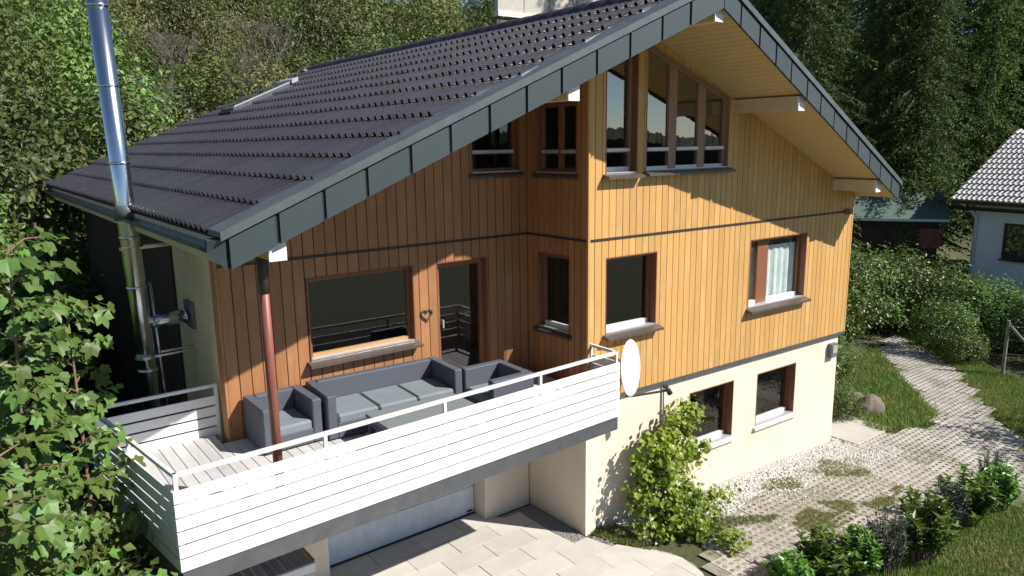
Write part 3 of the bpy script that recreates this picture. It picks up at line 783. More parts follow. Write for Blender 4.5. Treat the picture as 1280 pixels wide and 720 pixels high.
def rail(a, b, z=ZRL - 0.02, s=0.042):
    mb = MB(); mb.beam((a.x, a.y, z), (b.x, b.y, z), s, s); return mb.build('hand_rail', M['rail'], BAL)
def inset(fr, u, d=-0.045): p = fr.P(u, d, 0); return p
for fr, ln in ((fF, lF), (fL_, lL), (fB_, lB), (fR_, lR)): rail(inset(fr, 0.025), inset(fr, ln - 0.025))
def rpost(p, z0=2.3):
    mb = MB(); mb.box(p.x - 0.02, p.x + 0.02, p.y - 0.02, p.y + 0.02, z0, ZRL - 0.041); mb.build('rail_post', M['rail'], BAL)
for pxx in (408, 558, 678): rpost(inset(fF, fF.px(pxx, 540 if pxx < 500 else 500 if pxx < 600 else 465)[0]))
rpost(inset(fF, 0.045)); rpost(inset(fF, lF - 0.045)); rpost(inset(fL_, lL * 0.5)); rpost(inset(fL_, 0.045)); rpost(inset(fB_, 0.045)); rpost(inset(fR_, lR - 0.04))
# deck planks, running away from the front edge
def yfront(x): return B0.y + (B1.y - B0.y) * (x - B0.x) / (B1.x - B0.x) + 0.03
def xleft(y): return BR.x + (B0.x - BR.x) * (BR.y - y) / (BR.y - B0.y) + 0.03
x = -6.66
while x < 0.05:
    x1 = min(x + 0.136, 0.09); y1 = 1.84 if x1 < -L - 0.04 else D - 0.03
    if x1 > 0.0: y1 = -0.01
    y0 = yfront(x)
    if xleft(y0) > x:
        y0 = BR.y - (x - 0.03 - BR.x) / (B0.x - BR.x) * (BR.y - B0.y)
    if y1 - y0 > 0.1:
        mb = MB(); mb.cbox(x, x1, max(y0, yfront(x)), y1, DECK - 0.028, DECK, 0.004); mb.build('deck_plank', M['deck'], BAL)
    x += 0.143
mb = MB(); ins = 0.02
mb.prism([(B0.x + ins, B0.y + ins, 2.04), (B1.x - ins, B1.y + ins, 2.04), (B1.x - ins, -0.02, 2.04), (-0.02, -0.02, 2.04), (-0.02, D - 0.04, 2.04), (-L - 0.03, D - 0.04, 2.04), (-L - 0.03, BR.y - ins, 2.04), (BR.x + ins, BR.y - ins, 2.04)], (0, 0, 0.42))
mb.build('balcony_slab', M['deckband'], BAL)
mb = MB()
mb.tube([(-5.22, -0.62, DECK), (-5.22, -0.62, zf(-5.22) - 0.135)], 0.052, 16); mb.build('roof_post', M['redpost'], HOUSE, True)
mb = MB(); mb.tube([(-5.22, -0.62, 4.93), (-5.22, -0.62, zf(-5.22) - 0.14)], 0.056, 16); mb.build('post_sleeve', M['trim'], HOUSE, True)

# ---- small fittings on the wall
z = FRW.px(831, 482)[1]; u = FRW.px(831, 500)[0]
p0 = FRW.P(u, 0.03, 0)
mb = MB(); mb.tube([FRW.P(u, -0.02, -0.2), FRW.P(u, -0.02, ZP - 0.05)], 0.022, 10); mb.build('conduit', M['pipe'], HOUSE, True)
ub, zb = FRW.px(1038, 437, PD)
mb = MB(); FRW.box(mb, ub - 0.11, ub + 0.11, PD, PD + 0.10, zb - 0.15, zb + 0.15); wl = mb.build('wall_box', M['greybox'], HOUSE)
mb = MB(); FRW.box(mb, ub - 0.08, ub + 0.08, PD + 0.101, PD + 0.115, zb - 0.05, zb + 0.11); mb.build('cover', M['alu'], wl)
ul, zl = FRW.px(1058, 266)
mb = MB(); FRW.box(mb, ul - 0.07, ul + 0.05, 0.0, 0.12, zl - 0.02, zl + 0.09); mb.build('wall_lamp', M['greybox'], HOUSE)
# heart wreath beside the door
uw, zw = FLW.px(533, 393)
pts = []
for k in range(33):
    t = 2 * math.pi * k / 32
    hx = 16 * math.sin(t) ** 3; hz = 13 * math.cos(t) - 5 * math.cos(2 * t) - 2 * math.cos(3 * t) - math.cos(4 * t)
    pts.append(FLW.P(uw + hx * 0.0062 + RNG.uniform(-.004, .004), 0.02 + RNG.uniform(-.005, .005), zw + hz * 0.0062))
wr = MB(); wr.tube(pts, 0.012, 6, False)
o = wr.build('heart_wreath', M['bark']); tag(o, 'heart shaped twig wreath hanging on boards left of balcony door', 'wreath')

# ================================================================== balcony furniture
def club_seat(name, label, cat, w, d, h, loc, rz, cushions=1, group=None):
    t = empty(name, loc, rz); tag(t, label, cat, group)
    aw = 0.13; sh = h * 0.52
    m = MB(); m.cbox(-w / 2 + aw + .002, w / 2 - aw - .002, -d / 2, d / 2 - aw - .002, 0.03, sh - 0.09, 0.012); m.build('seat_base', M['weave'], t)
    m = MB(); m.cbox(-w / 2 + aw + .002, w / 2 - aw - .002, d / 2 - aw, d / 2, 0.03, h, 0.014); m.build('backrest', M['weave'], t)
    for s in (-1, 1):
        m = MB(); x0, x1 = (-w / 2, -w / 2 + aw) if s < 0 else (w / 2 - aw, w / 2)
        m.cbox(x0, x1, -d / 2, d / 2, 0.03, h, 0.014); m.build('arm', M['weave'], t)
    cw = (w - 2 * aw - 0.01) / cushions
    for k in range(cushions):
        m = MB(); x0 = -w / 2 + aw + 0.005 + k * cw
        m.cbox(x0 + .004, x0 + cw - .004, -d / 2 + 0.005, d / 2 - aw - .006, sh - 0.088, sh + 0.02, 0.03); m.build('seat_cushion', M['cushion'], t)
    for sx in (-1, 1):
        for sy in (-1, 1):
            m = MB(); m.box(sx * (w / 2 - .07) - .025, sx * (w / 2 - .07) + .025, sy * (d / 2 - .07) - .025, sy * (d / 2 - .07) + .025, 0, 0.03); m.build('foot', M['dark'], t)
    return t
club_seat('rattan_armchair', 'grey woven armchair against the boards beside the red brown post', 'armchair', 0.78, 0.76, 0.60, (-4.545, 1.045, DECK), 0.0)
club_seat('rattan_sofa', 'long grey woven sofa under the large balcony window', 'sofa', 2.06, 0.84, 0.62, (-3.06, 0.95, DECK), -0.055, 3)
club_seat('rattan_armchair', 'grey woven armchair between the sofa end and the white railing by the dish', 'armchair', 0.86, 0.72, 0.60, (-1.66, 0.16, DECK), -math.pi / 2 - 0.03)
tb = empty('rattan_table', (-3.03, -0.02, DECK), -0.03); tag(tb, 'low grey woven coffee table in front of the sofa', 'table')
m = MB(); m.cbox(-0.68, 0.68, -0.34, 0.34, 0.32, 0.37, 0.012); m.build('table_top', M['tabletop'], tb)
m = MB(); m.box(-0.655, 0.655, -0.315, 0.315, 0.22, 0.319); m.build('apron', M['weave'], tb)
for sx in (-1, 1):
    for sy in (-1, 1):
        m = MB(); m.box(sx * .62 - .035, sx * .62 + .035, sy * .28 - .035, sy * .28 + .035, 0, 0.22); m.build('leg', M['weave'], tb)

# ================================================================== satellite dish with its feed arm and receiver head
dn = Vector((0.40, -0.91, 0.10)).normalized()
dc = Vector(hit(789, 460, (0, 1, 0), -0.42))
ds = empty('satellite_dish', tuple(dc)); tag(ds, 'white round satellite dish on a bracket at the balcony end', 'dish')
m = MB(); nr, ns = 6, 36; R_ = 0.43
q = dn.to_track_quat('Z', 'Y'); V = [(0, 0, -0.09)]
for i in range(1, nr + 1):
    r = R_ * i / nr
    for k in range(ns): V.append((r * math.cos(2 * math.pi * k / ns), r * math.sin(2 * math.pi * k / ns) * 1.06, -0.09 * (1 - (i / nr) ** 2)))
fs = [(0, 1 + k, 1 + (k + 1) % ns) for k in range(ns)]
for i in range(nr - 1):
    for k in range(ns): fs.append((1 + i * ns + k, 1 + (i + 1) * ns + k, 1 + (i + 1) * ns + (k + 1) % ns, 1 + i * ns + (k + 1) % ns))
n0 = len(V); V2 = [(x, y, z - 0.012) for x, y, z in V]
fs2 = [tuple(i + n0 for i in reversed(f)) for f in fs]
rim = [(1 + (nr - 1) * ns + k, n0 + 1 + (nr - 1) * ns + k, n0 + 1 + (nr - 1) * ns + (k + 1) % ns, 1 + (nr - 1) * ns + (k + 1) % ns) for k in range(ns)]
m.add([q @ Vector(p) for p in V + V2], fs + fs2 + rim); m.build('reflector', M['dish'], ds, True)
base = Vector((0, 0, -0.47)); tip = base + Vector((0.52, -0.30, 0.06))
m = MB(); m.tube([base - dn * 0.08, base + dn * 0.02, tip], 0.02, 8); m.build('feed_arm', M['dark'], ds)
m = MB(); m.tube([tip + Vector((0.05, -0.03, -0.06)), tip + Vector((-0.02, 0.01, 0.08))], [0.045, 0.038], 12); m.build('receiver_head', M['dark'], ds, True)
wp_ = FRW.P(dc.x + 0.10, 0.0, dc.z) - dc
m = MB(); m.tube([q @ Vector((0, 0, -0.10)), q @ Vector((0, 0, -0.10)) + Vector((0, 0.06, 0)), wp_], 0.02, 8); m.build('wall_bracket', M['pipe'], ds, True)

# slatted store under the balcony corner
st = empty('slatted_bin_store', (-5.30, 0.85, 0)); tag(st, 'low store with grey weathered plank lid below the balcony', 'store')
for k in range(14):
    m = MB(); m.cbox(-0.82 + k * 0.117, -0.82 + k * 0.117 + 0.106, -0.33, 0.30, 0.985 + RNG.uniform(0, .006), 1.012, 0.004); m.build('plank', M['grayplank'], st)
m = MB(); m.cbox(-0.83, 0.83, -0.385, -0.335, 0.90, 1.02, 0.008); m.build('front_edge', M['rail'], st)
m = MB(); m.cbox(0.822, 0.85, -0.33, 0.30, 0.92, 1.03, 0.005); m.build('side_edge', M['framelight'], st)
for sx in (-0.76, 0.76):
    for sy in (-0.28, 0.25):
        m = MB(); m.box(sx - .04, sx + .04, sy - .04, sy + .04, 0, 0.98); m.build('leg', M['grayplank'], st)
m = MB(); m.box(-0.79, 0.79, 0.27, 0.292, 0.1, 0.9); m.build('back_panel', M['grayplank'], st)

# ================================================================== paving
def in_poly(px, py, poly):
    c = False; n = len(poly)
    for i in range(n):
        x1, y1 = poly[i]; x2, y2 = poly[(i + 1) % n]
        if (y1 > py) != (y2 > py) and px < (x2 - x1) * (py - y1) / (y2 - y1) + x1: c = not c
    return c
def world_poly(pix): return [tuple(on_z(u, v, -0.1)[:2]) for u, v in pix]
mbb = MB(); mbb.prism([(-7.2, 1.84, -.3), (-0.98, 1.84, -.3), (-0.98, 1.44, -.3), (-0.02, 1.44, -.3)] + [(a, b, -.3) for a, b in [tuple(on_z(u, v, 0.0)[:2]) for u, v in ((733, 671), (760, 679), (800, 682), (840, 690), (868, 704), (884, 722), (900, 760), (930, 830))]] + [(-7.2, -6.0, -.3)], (0, 0, 0.282))
terr = mbb.build('terrace_bed', M['darkgravel']); terr['kind'] = 'structure'
terr_right = world_poly([(725, 668), (760, 681), (800, 684), (850, 695), (880, 712), (960, 800), (200, 1500), (-300, 1500)])
slab_meshes = {}
def slab_mesh(wx, wy):
    k = (round(wx, 3), round(wy, 3))
    if k not in slab_meshes: slab_meshes[k] = MB().cbox(0, wx, 0, wy, -0.05, 0.0, 0.004).mesh('slab', M['slab'])
    return slab_meshes[k]
edge_c = sorted([tuple(on_z(u, v, 0.0)[:2]) for u, v in ((733, 671), (760, 679), (800, 682), (840, 690), (868, 704), (884, 722), (900, 760), (930, 830))], key=lambda p: -p[1])
def edge_x(y):
    if y >= edge_c[0][1]: return edge_c[0][0]
    for (xa, ya), (xb, yb_) in zip(edge_c, edge_c[1:]):
        if yb_ <= y <= ya: return xa + (xb - xa) * (ya - y) / (ya - yb_)
    return edge_c[-1][0]
bx, by = 0.80, 0.46; row = 0; y = 1.80 - by
while y > -5.6:
    x = -7.1 + (0.4 if row % 2 else 0.0)
    while x < 3.5:
        y0, y1 = y, y + by; cy = y + by / 2
        def lim(yy):
            if yy > 1.44: return -0.99
            if yy > edge_c[0][1] - 1e-6: return -0.36
            return edge_x(yy)
        if cy > 1.45 and x + bx < -3.82: x += bx; continue
        r0, r1 = min(x + bx, lim(y0)), min(x + bx, lim(y1))
        if min(r0, r1) > x + 0.10:
            if r0 > x + bx - 1e-6 and r1 > x + bx - 1e-6 and abs(y1 - y - by) < 1e-6:
                o = link('slab', slab_mesh(bx - 0.007, by - 0.007), terr)
            else:
                m = MB(); m.prism([(0, 0, -.05), (r0 - x - .007, 0, -.05), (r1 - x - .007, y1 - y - .007, -.05), (0, y1 - y - .007, -.05)], (0, 0, .05)); o = m.build('slab', M['slab'], terr)
            o.location = (x, y, RNG.uniform(-.003, .003)); o.rotation_euler = (RNG.uniform(-.002, .002), RNG.uniform(-.002, .002), 0)
        x += bx
    y -= by; row += 1

path_px = [(905, 735), (878, 703), (890, 672), (905, 640), (960, 612), (1030, 570), (1050, 548), (1110, 536), (1160, 528), (1172, 515), (1130, 470), (1098, 430), (1120, 418), (1150, 430), (1190, 455), (1245, 520), (1290, 560), (1300, 628), (1215, 622), (1120, 668), (1040, 712), (1000, 745), (960, 790), (930, 790)]
path_w = world_poly(path_px)
def paver_mesh():
    m = MB(); cx, cy = 0.15, 0.1333
    for i in range(4):
        for j in range(3):
            x0, y0 = i * cx, j * cy; x1, y1 = x0 + cx, y0 + cy
            mx, my = (x0 + x1) / 2, (y0 + y1) / 2; a, b = 0.047, 0.037
            o = [(x0, y0, 0), (mx, y0, 0), (x1, y0, 0), (x1, my, 0), (x1, y1, 0), (mx, y1, 0), (x0, y1, 0), (x0, my, 0)]
            n = [(mx - a * .72, my - b * .72), (mx, my - b), (mx + a * .72, my - b * .72), (mx + a, my), (mx + a * .72, my + b * .72), (mx, my + b), (mx - a * .72, my + b * .72), (mx - a, my)]
            it = [(x, y, -0.004) for x, y in n]; ib = [(x, y, -0.07) for x, y in n]
            m.add(o + it + ib, [(k, (k + 1) % 8, 8 + (k + 1) % 8, 8 + k) for k in range(8)] + [(8 + k, 8 + (k + 1) % 8, 16 + (k + 1) % 8, 16 + k) for k in range(8)])
    m.add([(0, 0, 0), (.6, 0, 0), (.6, .4, 0), (0, .4, 0), (0, 0, -.08), (.6, 0, -.08), (.6, .4, -.08), (0, .4, -.08)], [(0, 4, 5, 1), (1, 5, 6, 2), (2, 6, 7, 3), (3, 7, 4, 0)])
    me = bpy.data.meshes.new('paver'); me.from_pydata(m.v, [], m.f); me.materials.append(M['paver']); return me
pm = paver_mesh()
xs = [p[0] for p in path_w]; ys = [p[1] for p in path_w]
pb = MB()
PATH = MB()
def path_bed():
    gx = np.arange(min(xs) - .3, max(xs) + .3, .25); gy = np.arange(min(ys) - .3, max(ys) + .3, .25); mb = MB()
    for x in gx:
        for y in gy:
            if in_poly(x + .125, y + .125, path_w):
                c = [(x, y), (x + .25, y), (x + .25, y + .25), (x, y + .25)]
                mb.add([(a, b, float(ground_z(a, b)) + 0.003) for a, b in c], [(0, 1, 2, 3)])
    mb.weld = True
    return mb
PATH = path_bed().build('garden_path', M['pathsoil']); PATH['kind'] = 'structure'
cells = []
j = 0; y = min(ys)
while y < max(ys):
    x = min(xs) + (0.305 if j % 2 else 0)
    while x < max(xs):
        if in_poly(x + .3, y + .2, path_w): cells.append((x, y))
        x += 0.607
    y += 0.407; j += 1
cells.sort(key=lambda c: (c[0] - CAM[0]) ** 2 + (c[1] - CAM[1]) ** 2)
print('pavers', len(cells))
far_p = MB()
for k, (x, y) in enumerate(cells):
    z = float(ground_z(x + .3, y + .2)) + 0.022 + RNG.uniform(-.006, .006)
    if k < 300:
        o = link('paver', pm, PATH); o.location = (x, y, z); o.rotation_euler = (RNG.uniform(-.008, .008), 0.028 * (0 < x < 7.3) + RNG.uniform(-.008, .008), RNG.uniform(-.006, .006))
    else:
        far_p.add([(v.co.x + x, v.co.y + y, v.co.z + z) for v in pm.vertices], [tuple(p.vertices) for p in pm.polygons])
if far_p.v:
    me = bpy.data.meshes.new('far_pavers'); me.from_pydata(far_p.v, [], far_p.f); me.materials.append(M['paver'])
    o = link('far_pavers', me, PATH); o['kind'] = 'stuff'

mb = MB(); mb.cbox(7.45, 9.0, -0.75, 0.45, -0.4, -0.165, 0.01); o = mb.build('concrete_pad', M['slab']); o['kind'] = 'structure'
# ------------------------------------------------------------------ gravel
def pebbles(name, fn, n, s0, s1, mat, seed):
    rg = np.random.default_rng(seed); P = []
    while len(P) < n:
        p = fn(rg)
        if p is not None: P.append(p)
    P = np.array(P); s = rg.uniform(s0, s1, (n, 1)) * rg.uniform(0.7, 1.3, (n, 3)) * np.array([1, 1, .65])
    base = np.array([(1, 0, 0), (0, 1, 0), (-1, 0, 0), (0, -1, 0), (0, 0, 1), (0, 0, -1)], float)
    ang = rg.uniform(0, 6.28, n); c, sn = np.cos(ang), np.sin(ang)
    V = base[None] * s[:, None, :]
    V = np.stack([V[..., 0] * c[:, None] - V[..., 1] * sn[:, None], V[..., 0] * sn[:, None] + V[..., 1] * c[:, None], V[..., 2]], -1)
    V += rg.normal(0, 0.12, V.shape) * s.mean(1)[:, None, None]
    V = V + P[:, None, :]
    f = np.array([(0, 1, 4), (1, 2, 4), (2, 3, 4), (3, 0, 4), (1, 0, 5), (2, 1, 5), (3, 2, 5), (0, 3, 5)])
    Fc = (f[None] + (np.arange(n) * 6)[:, None, None]).reshape(-1, 3)
    o = link(name, np_mesh(name, V.reshape(-1, 3), Fc, mat)); o['kind'] = 'stuff'; return o
def g_white(rg):
    x = rg.uniform(0.7, 8.0); t = rg.random()
    wid = 0.50 + 0.10 * x + 0.12 * math.sin(x * 3.1)
    if t > 0.9 or x > 7.4: wid *= 1.35
    y = math.tan(TH) * x - 0.04 + PD * -1 - rg.random() ** 1.25 * wid
    if x > 7.3: y += rg.uniform(0, 0.5)
    return (x, y, float(ground_z(x, y)) + rg.uniform(-0.012, 0.02))
tag(pebbles('gravel_strip', g_white, 12000, 0.016, 0.036, M['gravel'], 5), 'white gravel strip along the foot of the cream plinth', 'gravel')
def g_dark(rg):
    y = rg.uniform(-0.35, 1.42); x = -0.03 - rg.random() * (0.30 if y > 0 else 0.30)
    if y < 0: x = rg.uniform(-0.3, 1.0); y = rg.uniform(-0.45, -0.08)
    return (x, y, -0.03 + rg.uniform(0, 0.02))
tag(pebbles('gravel_edge', g_dark, 3500, 0.012, 0.028, M['darkgravel'], 6), 'narrow grey gravel edge at the foot of the return plinth', 'gravel')

# ================================================================== neighbours
nc = on_z(1207, 376, 0.0)
NB = empty('neighbour_house', (nc[0], nc[1], 0), math.atan2(-0.99, -0.15)); tag(NB, 'white rendered neighbouring house with pale grey ribbed tile roof', 'house')
m = MB(); m.box(0, 9, 0, 7.4, 0.55, 4.0); m.build('wall', M['nbwall'], NB)
m = MB(); m.box(-0.02, 9, -0.02, 7.4, -0.5, 0.548); m.build('plinth', M['darkwood'], NB)
m = MB(); EZ, RS = 3.98, 0.62
def nz(y): return EZ + RS * (y + 0.55) if y <= 3.7 else EZ + RS * (4.25) - RS * (y - 3.7)
for y0, y1 in ((-0.55, 3.7), (3.7, 7.95)):
    m.hexa([(-0.65, y0, nz(y0) - .12), (9.6, y0, nz(y0) - .12), (9.6, y1, nz(y1) - .12), (-0.65, y1, nz(y1) - .12), (-0.65, y0, nz(y0)), (9.6, y0, nz(y0)), (9.6, y1, nz(y1)), (-0.65, y1, nz(y1))])
nroof = m.build('roof', M['darkwood'], NB)
m = MB(); m.prism([(0.0, 0, 4.0), (0.0, 7.4, 4.0), (0.0, 3.7, nz(3.7) - .13)], (0.2, 0, 0)); m.build('gable', M['nbwall'], NB)
al = math.atan(RS); Vs, Fs = [], []
for r in range(14):
    for k in range(27):
        v = TV * np.array([0.62, 1, 1.5]); y0 = -0.58 + r * 0.306; x0 = -0.68 + k * 0.38
        v = np.stack([v[:, 1], v[:, 0] * math.cos(al) - v[:, 2] * math.sin(al), v[:, 0] * math.sin(al) + v[:, 2] * math.cos(al)], -1) + np.array([x0, y0, nz(y0) + .01])
        Fs.append(TF[:, ::-1] + len(Vs) * len(TV)); Vs.append(v)
o = link('roof_tiles', np_mesh('roof_tiles', np.concatenate(Vs), np.concatenate(Fs), M['nbroof']), nroof); o['kind'] = 'stuff'
nf = Fr((0, 0, 0), (1, 0, 0))
def nb_window(x0, x1, z0, z1):
    fm = MB()
    for a, b, c, d in ((x0, x0 + .09, z0, z1), (x1 - .09, x1, z0, z1), (x0 + .09, x1 - .09, z1 - .09, z1), (x0 + .09, x1 - .09, z0, z0 + .09)): fm.box(a, b, -0.05, 0.0, c, d)
    w_ = fm.build('window', M['darkwood'], NB)
    pm_ = MB(); pm_.add([(x0 + .09, -0.02, z0 + .09), (x1 - .09, -0.02, z0 + .09), (x1 - .09, -0.02, z1 - .09), (x0 + .09, -0.02, z1 - .09)], [(0, 1, 2, 3)]); pm_.build('pane', M['glass'], w_)
    bk = MB(); bk.box(x0 + .08, x1 - .08, -0.012, -0.004, z0 + .08, z1 - .08); bk.build('dark_room', M['dark'], w_)
    sl_ = MB(); sl_.box(x0 - .06, x1 + .06, -0.14, 0.0, z0 - .05, z0 - .003); sl_.build('sill', M['darkwood'], w_)
nb_window(1.15, 2.65, 1.85, 3.2); nb_window(4.6, 6.1, 1.85, 3.2)
m = MB(); m.tube([(0.12, -0.10, 0.2), (0.12, -0.10, 3.3), (0.12, -0.5, 3.65)], 0.06, 8); m.build('downpipe', M['sillwhite'], NB, True)
m = MB(); m.tube([(-0.65, -0.64, 3.72), (9.6, -0.64, 3.72)], 0.07, 8); m.build('gutter', M['dark'], NB, True)

r_ = ray(1112, 300); r_ = r_ / np.hypot(r_[0], r_[1]); sp = CAM + r_ * 36
SH = empty('garden_shed', (sp[0], sp[1], float(ground_z(sp[0], sp[1])) + 0.35), -0.98); SH.scale = (.85, .85, .95); tag(SH, 'dark timber garden shed with green shingle roof', 'shed')
sz = 0.0
m = MB(); m.box(-1.9, 1.9, -1.4, 1.6, -0.4, 1.9); m.build('wall', M['darkwood'], SH)
m = MB(); m.prism([(-1.9, -1.4, 1.9), (-1.9, 1.6, 1.9), (-1.9, 0.1, 2.75)], (3.8, 0, 0)); m.build('gable', M['darkwood'], SH)
m = MB()
for y0, y1, z0, z1 in ((-1.85, 0.1, 1.82, 2.84), (0.1, 2.05, 2.84, 1.82)):
    m.hexa([(-2.25, y0, z0 - .06), (2.25, y0, z0 - .06), (2.25, y1, z1 - .06), (-2.25, y1, z1 - .06), (-2.25, y0, z0), (2.25, y0, z0), (2.25, y1, z1), (-2.25, y1, z1)])
shr = m.build('roof', M['greenroof'], SH)
m = MB(); m.box(-2.25, 2.25, -1.88, -1.852, 1.70, 1.815); m.build('eave_trim', M['sillwhite'], shr)
bm_ = MB().cbox(0, 0.24, 0, 0.05, 0, 0.075, 0.004).mesh('brick', M['brick'])
for r in range(10):
    for k in range(4):
        o = link('brick', bm_, SH); o.location = (1.0 + k * 0.25 + (0.12 if r % 2 else 0), -1.46, 0.5 + r * 0.087)

def along(u, v, dist):
    r = ray(u, v); return CAM + r / np.hypot(r[0], r[1]) * dist
wa, wb = along(622, 13, 43), along(800, -12, 50); hp = (wa + wb) / 2
wz = wa[2]; wd = np.array([wb[0] - wa[0], wb[1] - wa[1]]); wl_ = float(np.hypot(*wd))
RWALL = empty('retaining_wall', (wa[0], wa[1], wz), math.atan2(wd[1], wd[0])); tag(RWALL, 'pale concrete wall high on the wooded slope above the ridge', 'wall')
nb_ = 6
for k in range(nb_):
    m = MB(); m.cbox(k * wl_ / nb_ + .015, (k + 1) * wl_ / nb_ - .015, 0, 0.35, 0.0, 3.0, 0.02); m.build('wall_block', M['slab'], RWALL)
m = MB(); m.box(-.05, wl_ + .05, -0.14, 0.36, -0.30, -0.012); m.build('footing', M['sillwhite'], RWALL)
m = MB(); m.box(-.05, wl_ + .05, 0.02, 0.33, -3.0, -0.305); m.build('wall_base', M['rock'], RWALL)

# fence post with brace beside the hedge
fp = on_z(1253, 467, -0.2)
FP = empty('fence_post', (fp[0], fp[1], -0.2)); tag(FP, 'weathered wooden fence post with diagonal brace beside the hedge', 'post')
m = MB(); m.tube([(0, 0, -0.1), (0.02, 0.0, 1.55)], [0.055, 0.045], 8); m.build('post', M['fencewood'], FP)
m = MB(); m.tube([(0.03, -0.05, 1.40), (0.40, -1.25, 0.0)], 0.04, 8); m.build('brace', M['fencewood'], FP)
fw_ = MB()
for z in (0.6, 1.0, 1.4): fw_.tube([(0, 0, z), (2.0, -7.5, z)], 0.006, 5)
fw_.build('wire', M['pipe'], FP)

# ================================================================== vegetation
def unit(v): return v / np.maximum(np.linalg.norm(v, axis=-1, keepdims=True), 1e-9)
def leaf_cards(P, nrm, rg, s0, s1, aspect=0.55, droop=0.0, axis=None):
    """one folded diamond leaf per point -> V (4n,3), F (2n,3)"""
    n = len(P); ax = axis if axis is not None else rg.normal(size=(n, 3))
    ax = unit(ax - (ax * nrm).sum(-1, keepdims=True) * nrm); sd = np.cross(nrm, ax)
    s = rg.uniform(s0, s1, (n, 1)); w = s * aspect
    b = P - ax * s * 0.5; t = P + ax * s * 0.5 - nrm * s * droop
    mid = P - ax * s * 0.05 - nrm * w * 0.10
    l = mid + sd * w * 0.5 + nrm * w * 0.22; r = mid - sd * w * 0.5 + nrm * w * 0.22
    V = np.stack([b, r, t, l], 1).reshape(-1, 3)
    k = np.arange(n)[:, None] * 4
    Fc = np.concatenate([k + np.array([[0, 1, 2]]), k + np.array([[0, 2, 3]])], 1).reshape(-1, 3)
    return V, Fc
def cloud(seed, rad, ncl, per, cr, shell=0.55, zmin=-0.9):
    rg = np.random.default_rng(seed); rad = np.array(rad)
    d = unit(rg.normal(size=(ncl * 3, 3))); d = d[d[:, 2] > zmin][:ncl]
    c = d * (shell + (1 - shell) * rg.random((len(d), 1)) ** 0.6) * (0.85 + 0.3 * rg.random((len(d), 1)))
    c = c * rad
    idx = np.repeat(np.arange(len(c)), per)
    P = c[idx] + rg.normal(size=(len(idx), 3)) * cr * (0.6 + 0.8 * rg.random((len(c), 1)))[idx]
    out = unit(P / rad + (P - c[idx]) / cr * 0.35)
    nrm = unit(out * 0.7 + np.array([0, 0, 0.55]) + rg.normal(size=P.shape) * 0.55)
    return P, nrm, rg, c
def crown_mesh(name, seed, rad, ncl, per, cr, s0, s1, mat, aspect=0.55, shell=0.55, zmin=-0.9):
    P, nrm, rg, c = cloud(seed, rad, ncl, per, cr, shell, zmin)
    P[:, 2] += rad[2]
    V, Fc = leaf_cards(P, nrm, rg, s0, s1, aspect)
    c = c.copy(); c[:, 2] += rad[2]
    return np_mesh(name, V, Fc, mat), c
def stems_mesh(name, c, h, mat, r=0.05, seed=0, n=9):
    rr = random.Random(seed); m = MB(); idx = list(range(len(c))); rr.shuffle(idx)
    for i in idx[:n]:
        e = Vector(c[i]); a = Vector((rr.uniform(-.15, .15), rr.uniform(-.15, .15), -0.3)); mid = a.lerp(e, 0.5) + Vector((0, 0, 0.15 * h))
        m.tube([a, mid, e], [r, r * 0.6, r * 0.22], 5, False)
    return m.mesh(name, mat, True)
class Plant:
    def __init__(s, kind, crown, trunk): s.kind, s.crown, s.trunk = kind, crown, trunk
    def place(s, loc, sc, rz, label, cat, group=None, name=None, crownname='crown'):
        o = empty(name or s.kind, loc, rz); o.scale = sc if isinstance(sc, (tuple, list)) else (sc, sc, sc)
        tag(o, label, cat, group)
        link(crownname, s.crown, o); link('trunk', s.trunk, o)
        return o
def shrub_kind(kind, seed, rad, ncl, per, cr, s0, s1, mat, bark='bark', aspect=0.55, shell=0.5, zmin=-0.8, r=0.05):
    cm, c = crown_mesh(kind + '_crown', seed, rad, ncl, per, cr, s0, s1, M[mat], aspect, shell, zmin)
    return Plant(kind, cm, stems_mesh(kind + '_trunk', c, rad[2] * 2, M[bark], r, seed))
hillA = [shrub_kind('leafy_shrub', 20 + k, (1.55, 1.55, 1.45), 60, 75, 0.27, 0.10, 0.19, 'leafhill') for k in range(3)]
hillB = [shrub_kind('dark_shrub', 30 + k, (1.5, 1.5, 1.6), 60, 70, 0.27, 0.09, 0.17, 'leafhill2') for k in range(2)]
hillC = [shrub_kind('olive_shrub', 40 + k, (1.5, 1.5, 1.3), 60, 60, 0.33, 0.07, 0.14, 'leafolive', 'twig') for k in range(2)]
rg = random.Random(11)
cnt = 0
pts = []
d = 19.0
while d < 66:
    sp_ = 2.0 + (d - 19) * 0.045
    n = int(0.95 * d / sp_)
    for k in range(n):
        th = YAW + (-0.72 + 1.10 * (k + rg.uniform(-.4, .4)) / n)
        pts.append((CAM[0] + math.sin(th) * (d + rg.uniform(-.8, .8)), CAM[1] + math.cos(th) * (d + rg.uniform(-.8, .8)), d))
    d += sp_ * 0.92
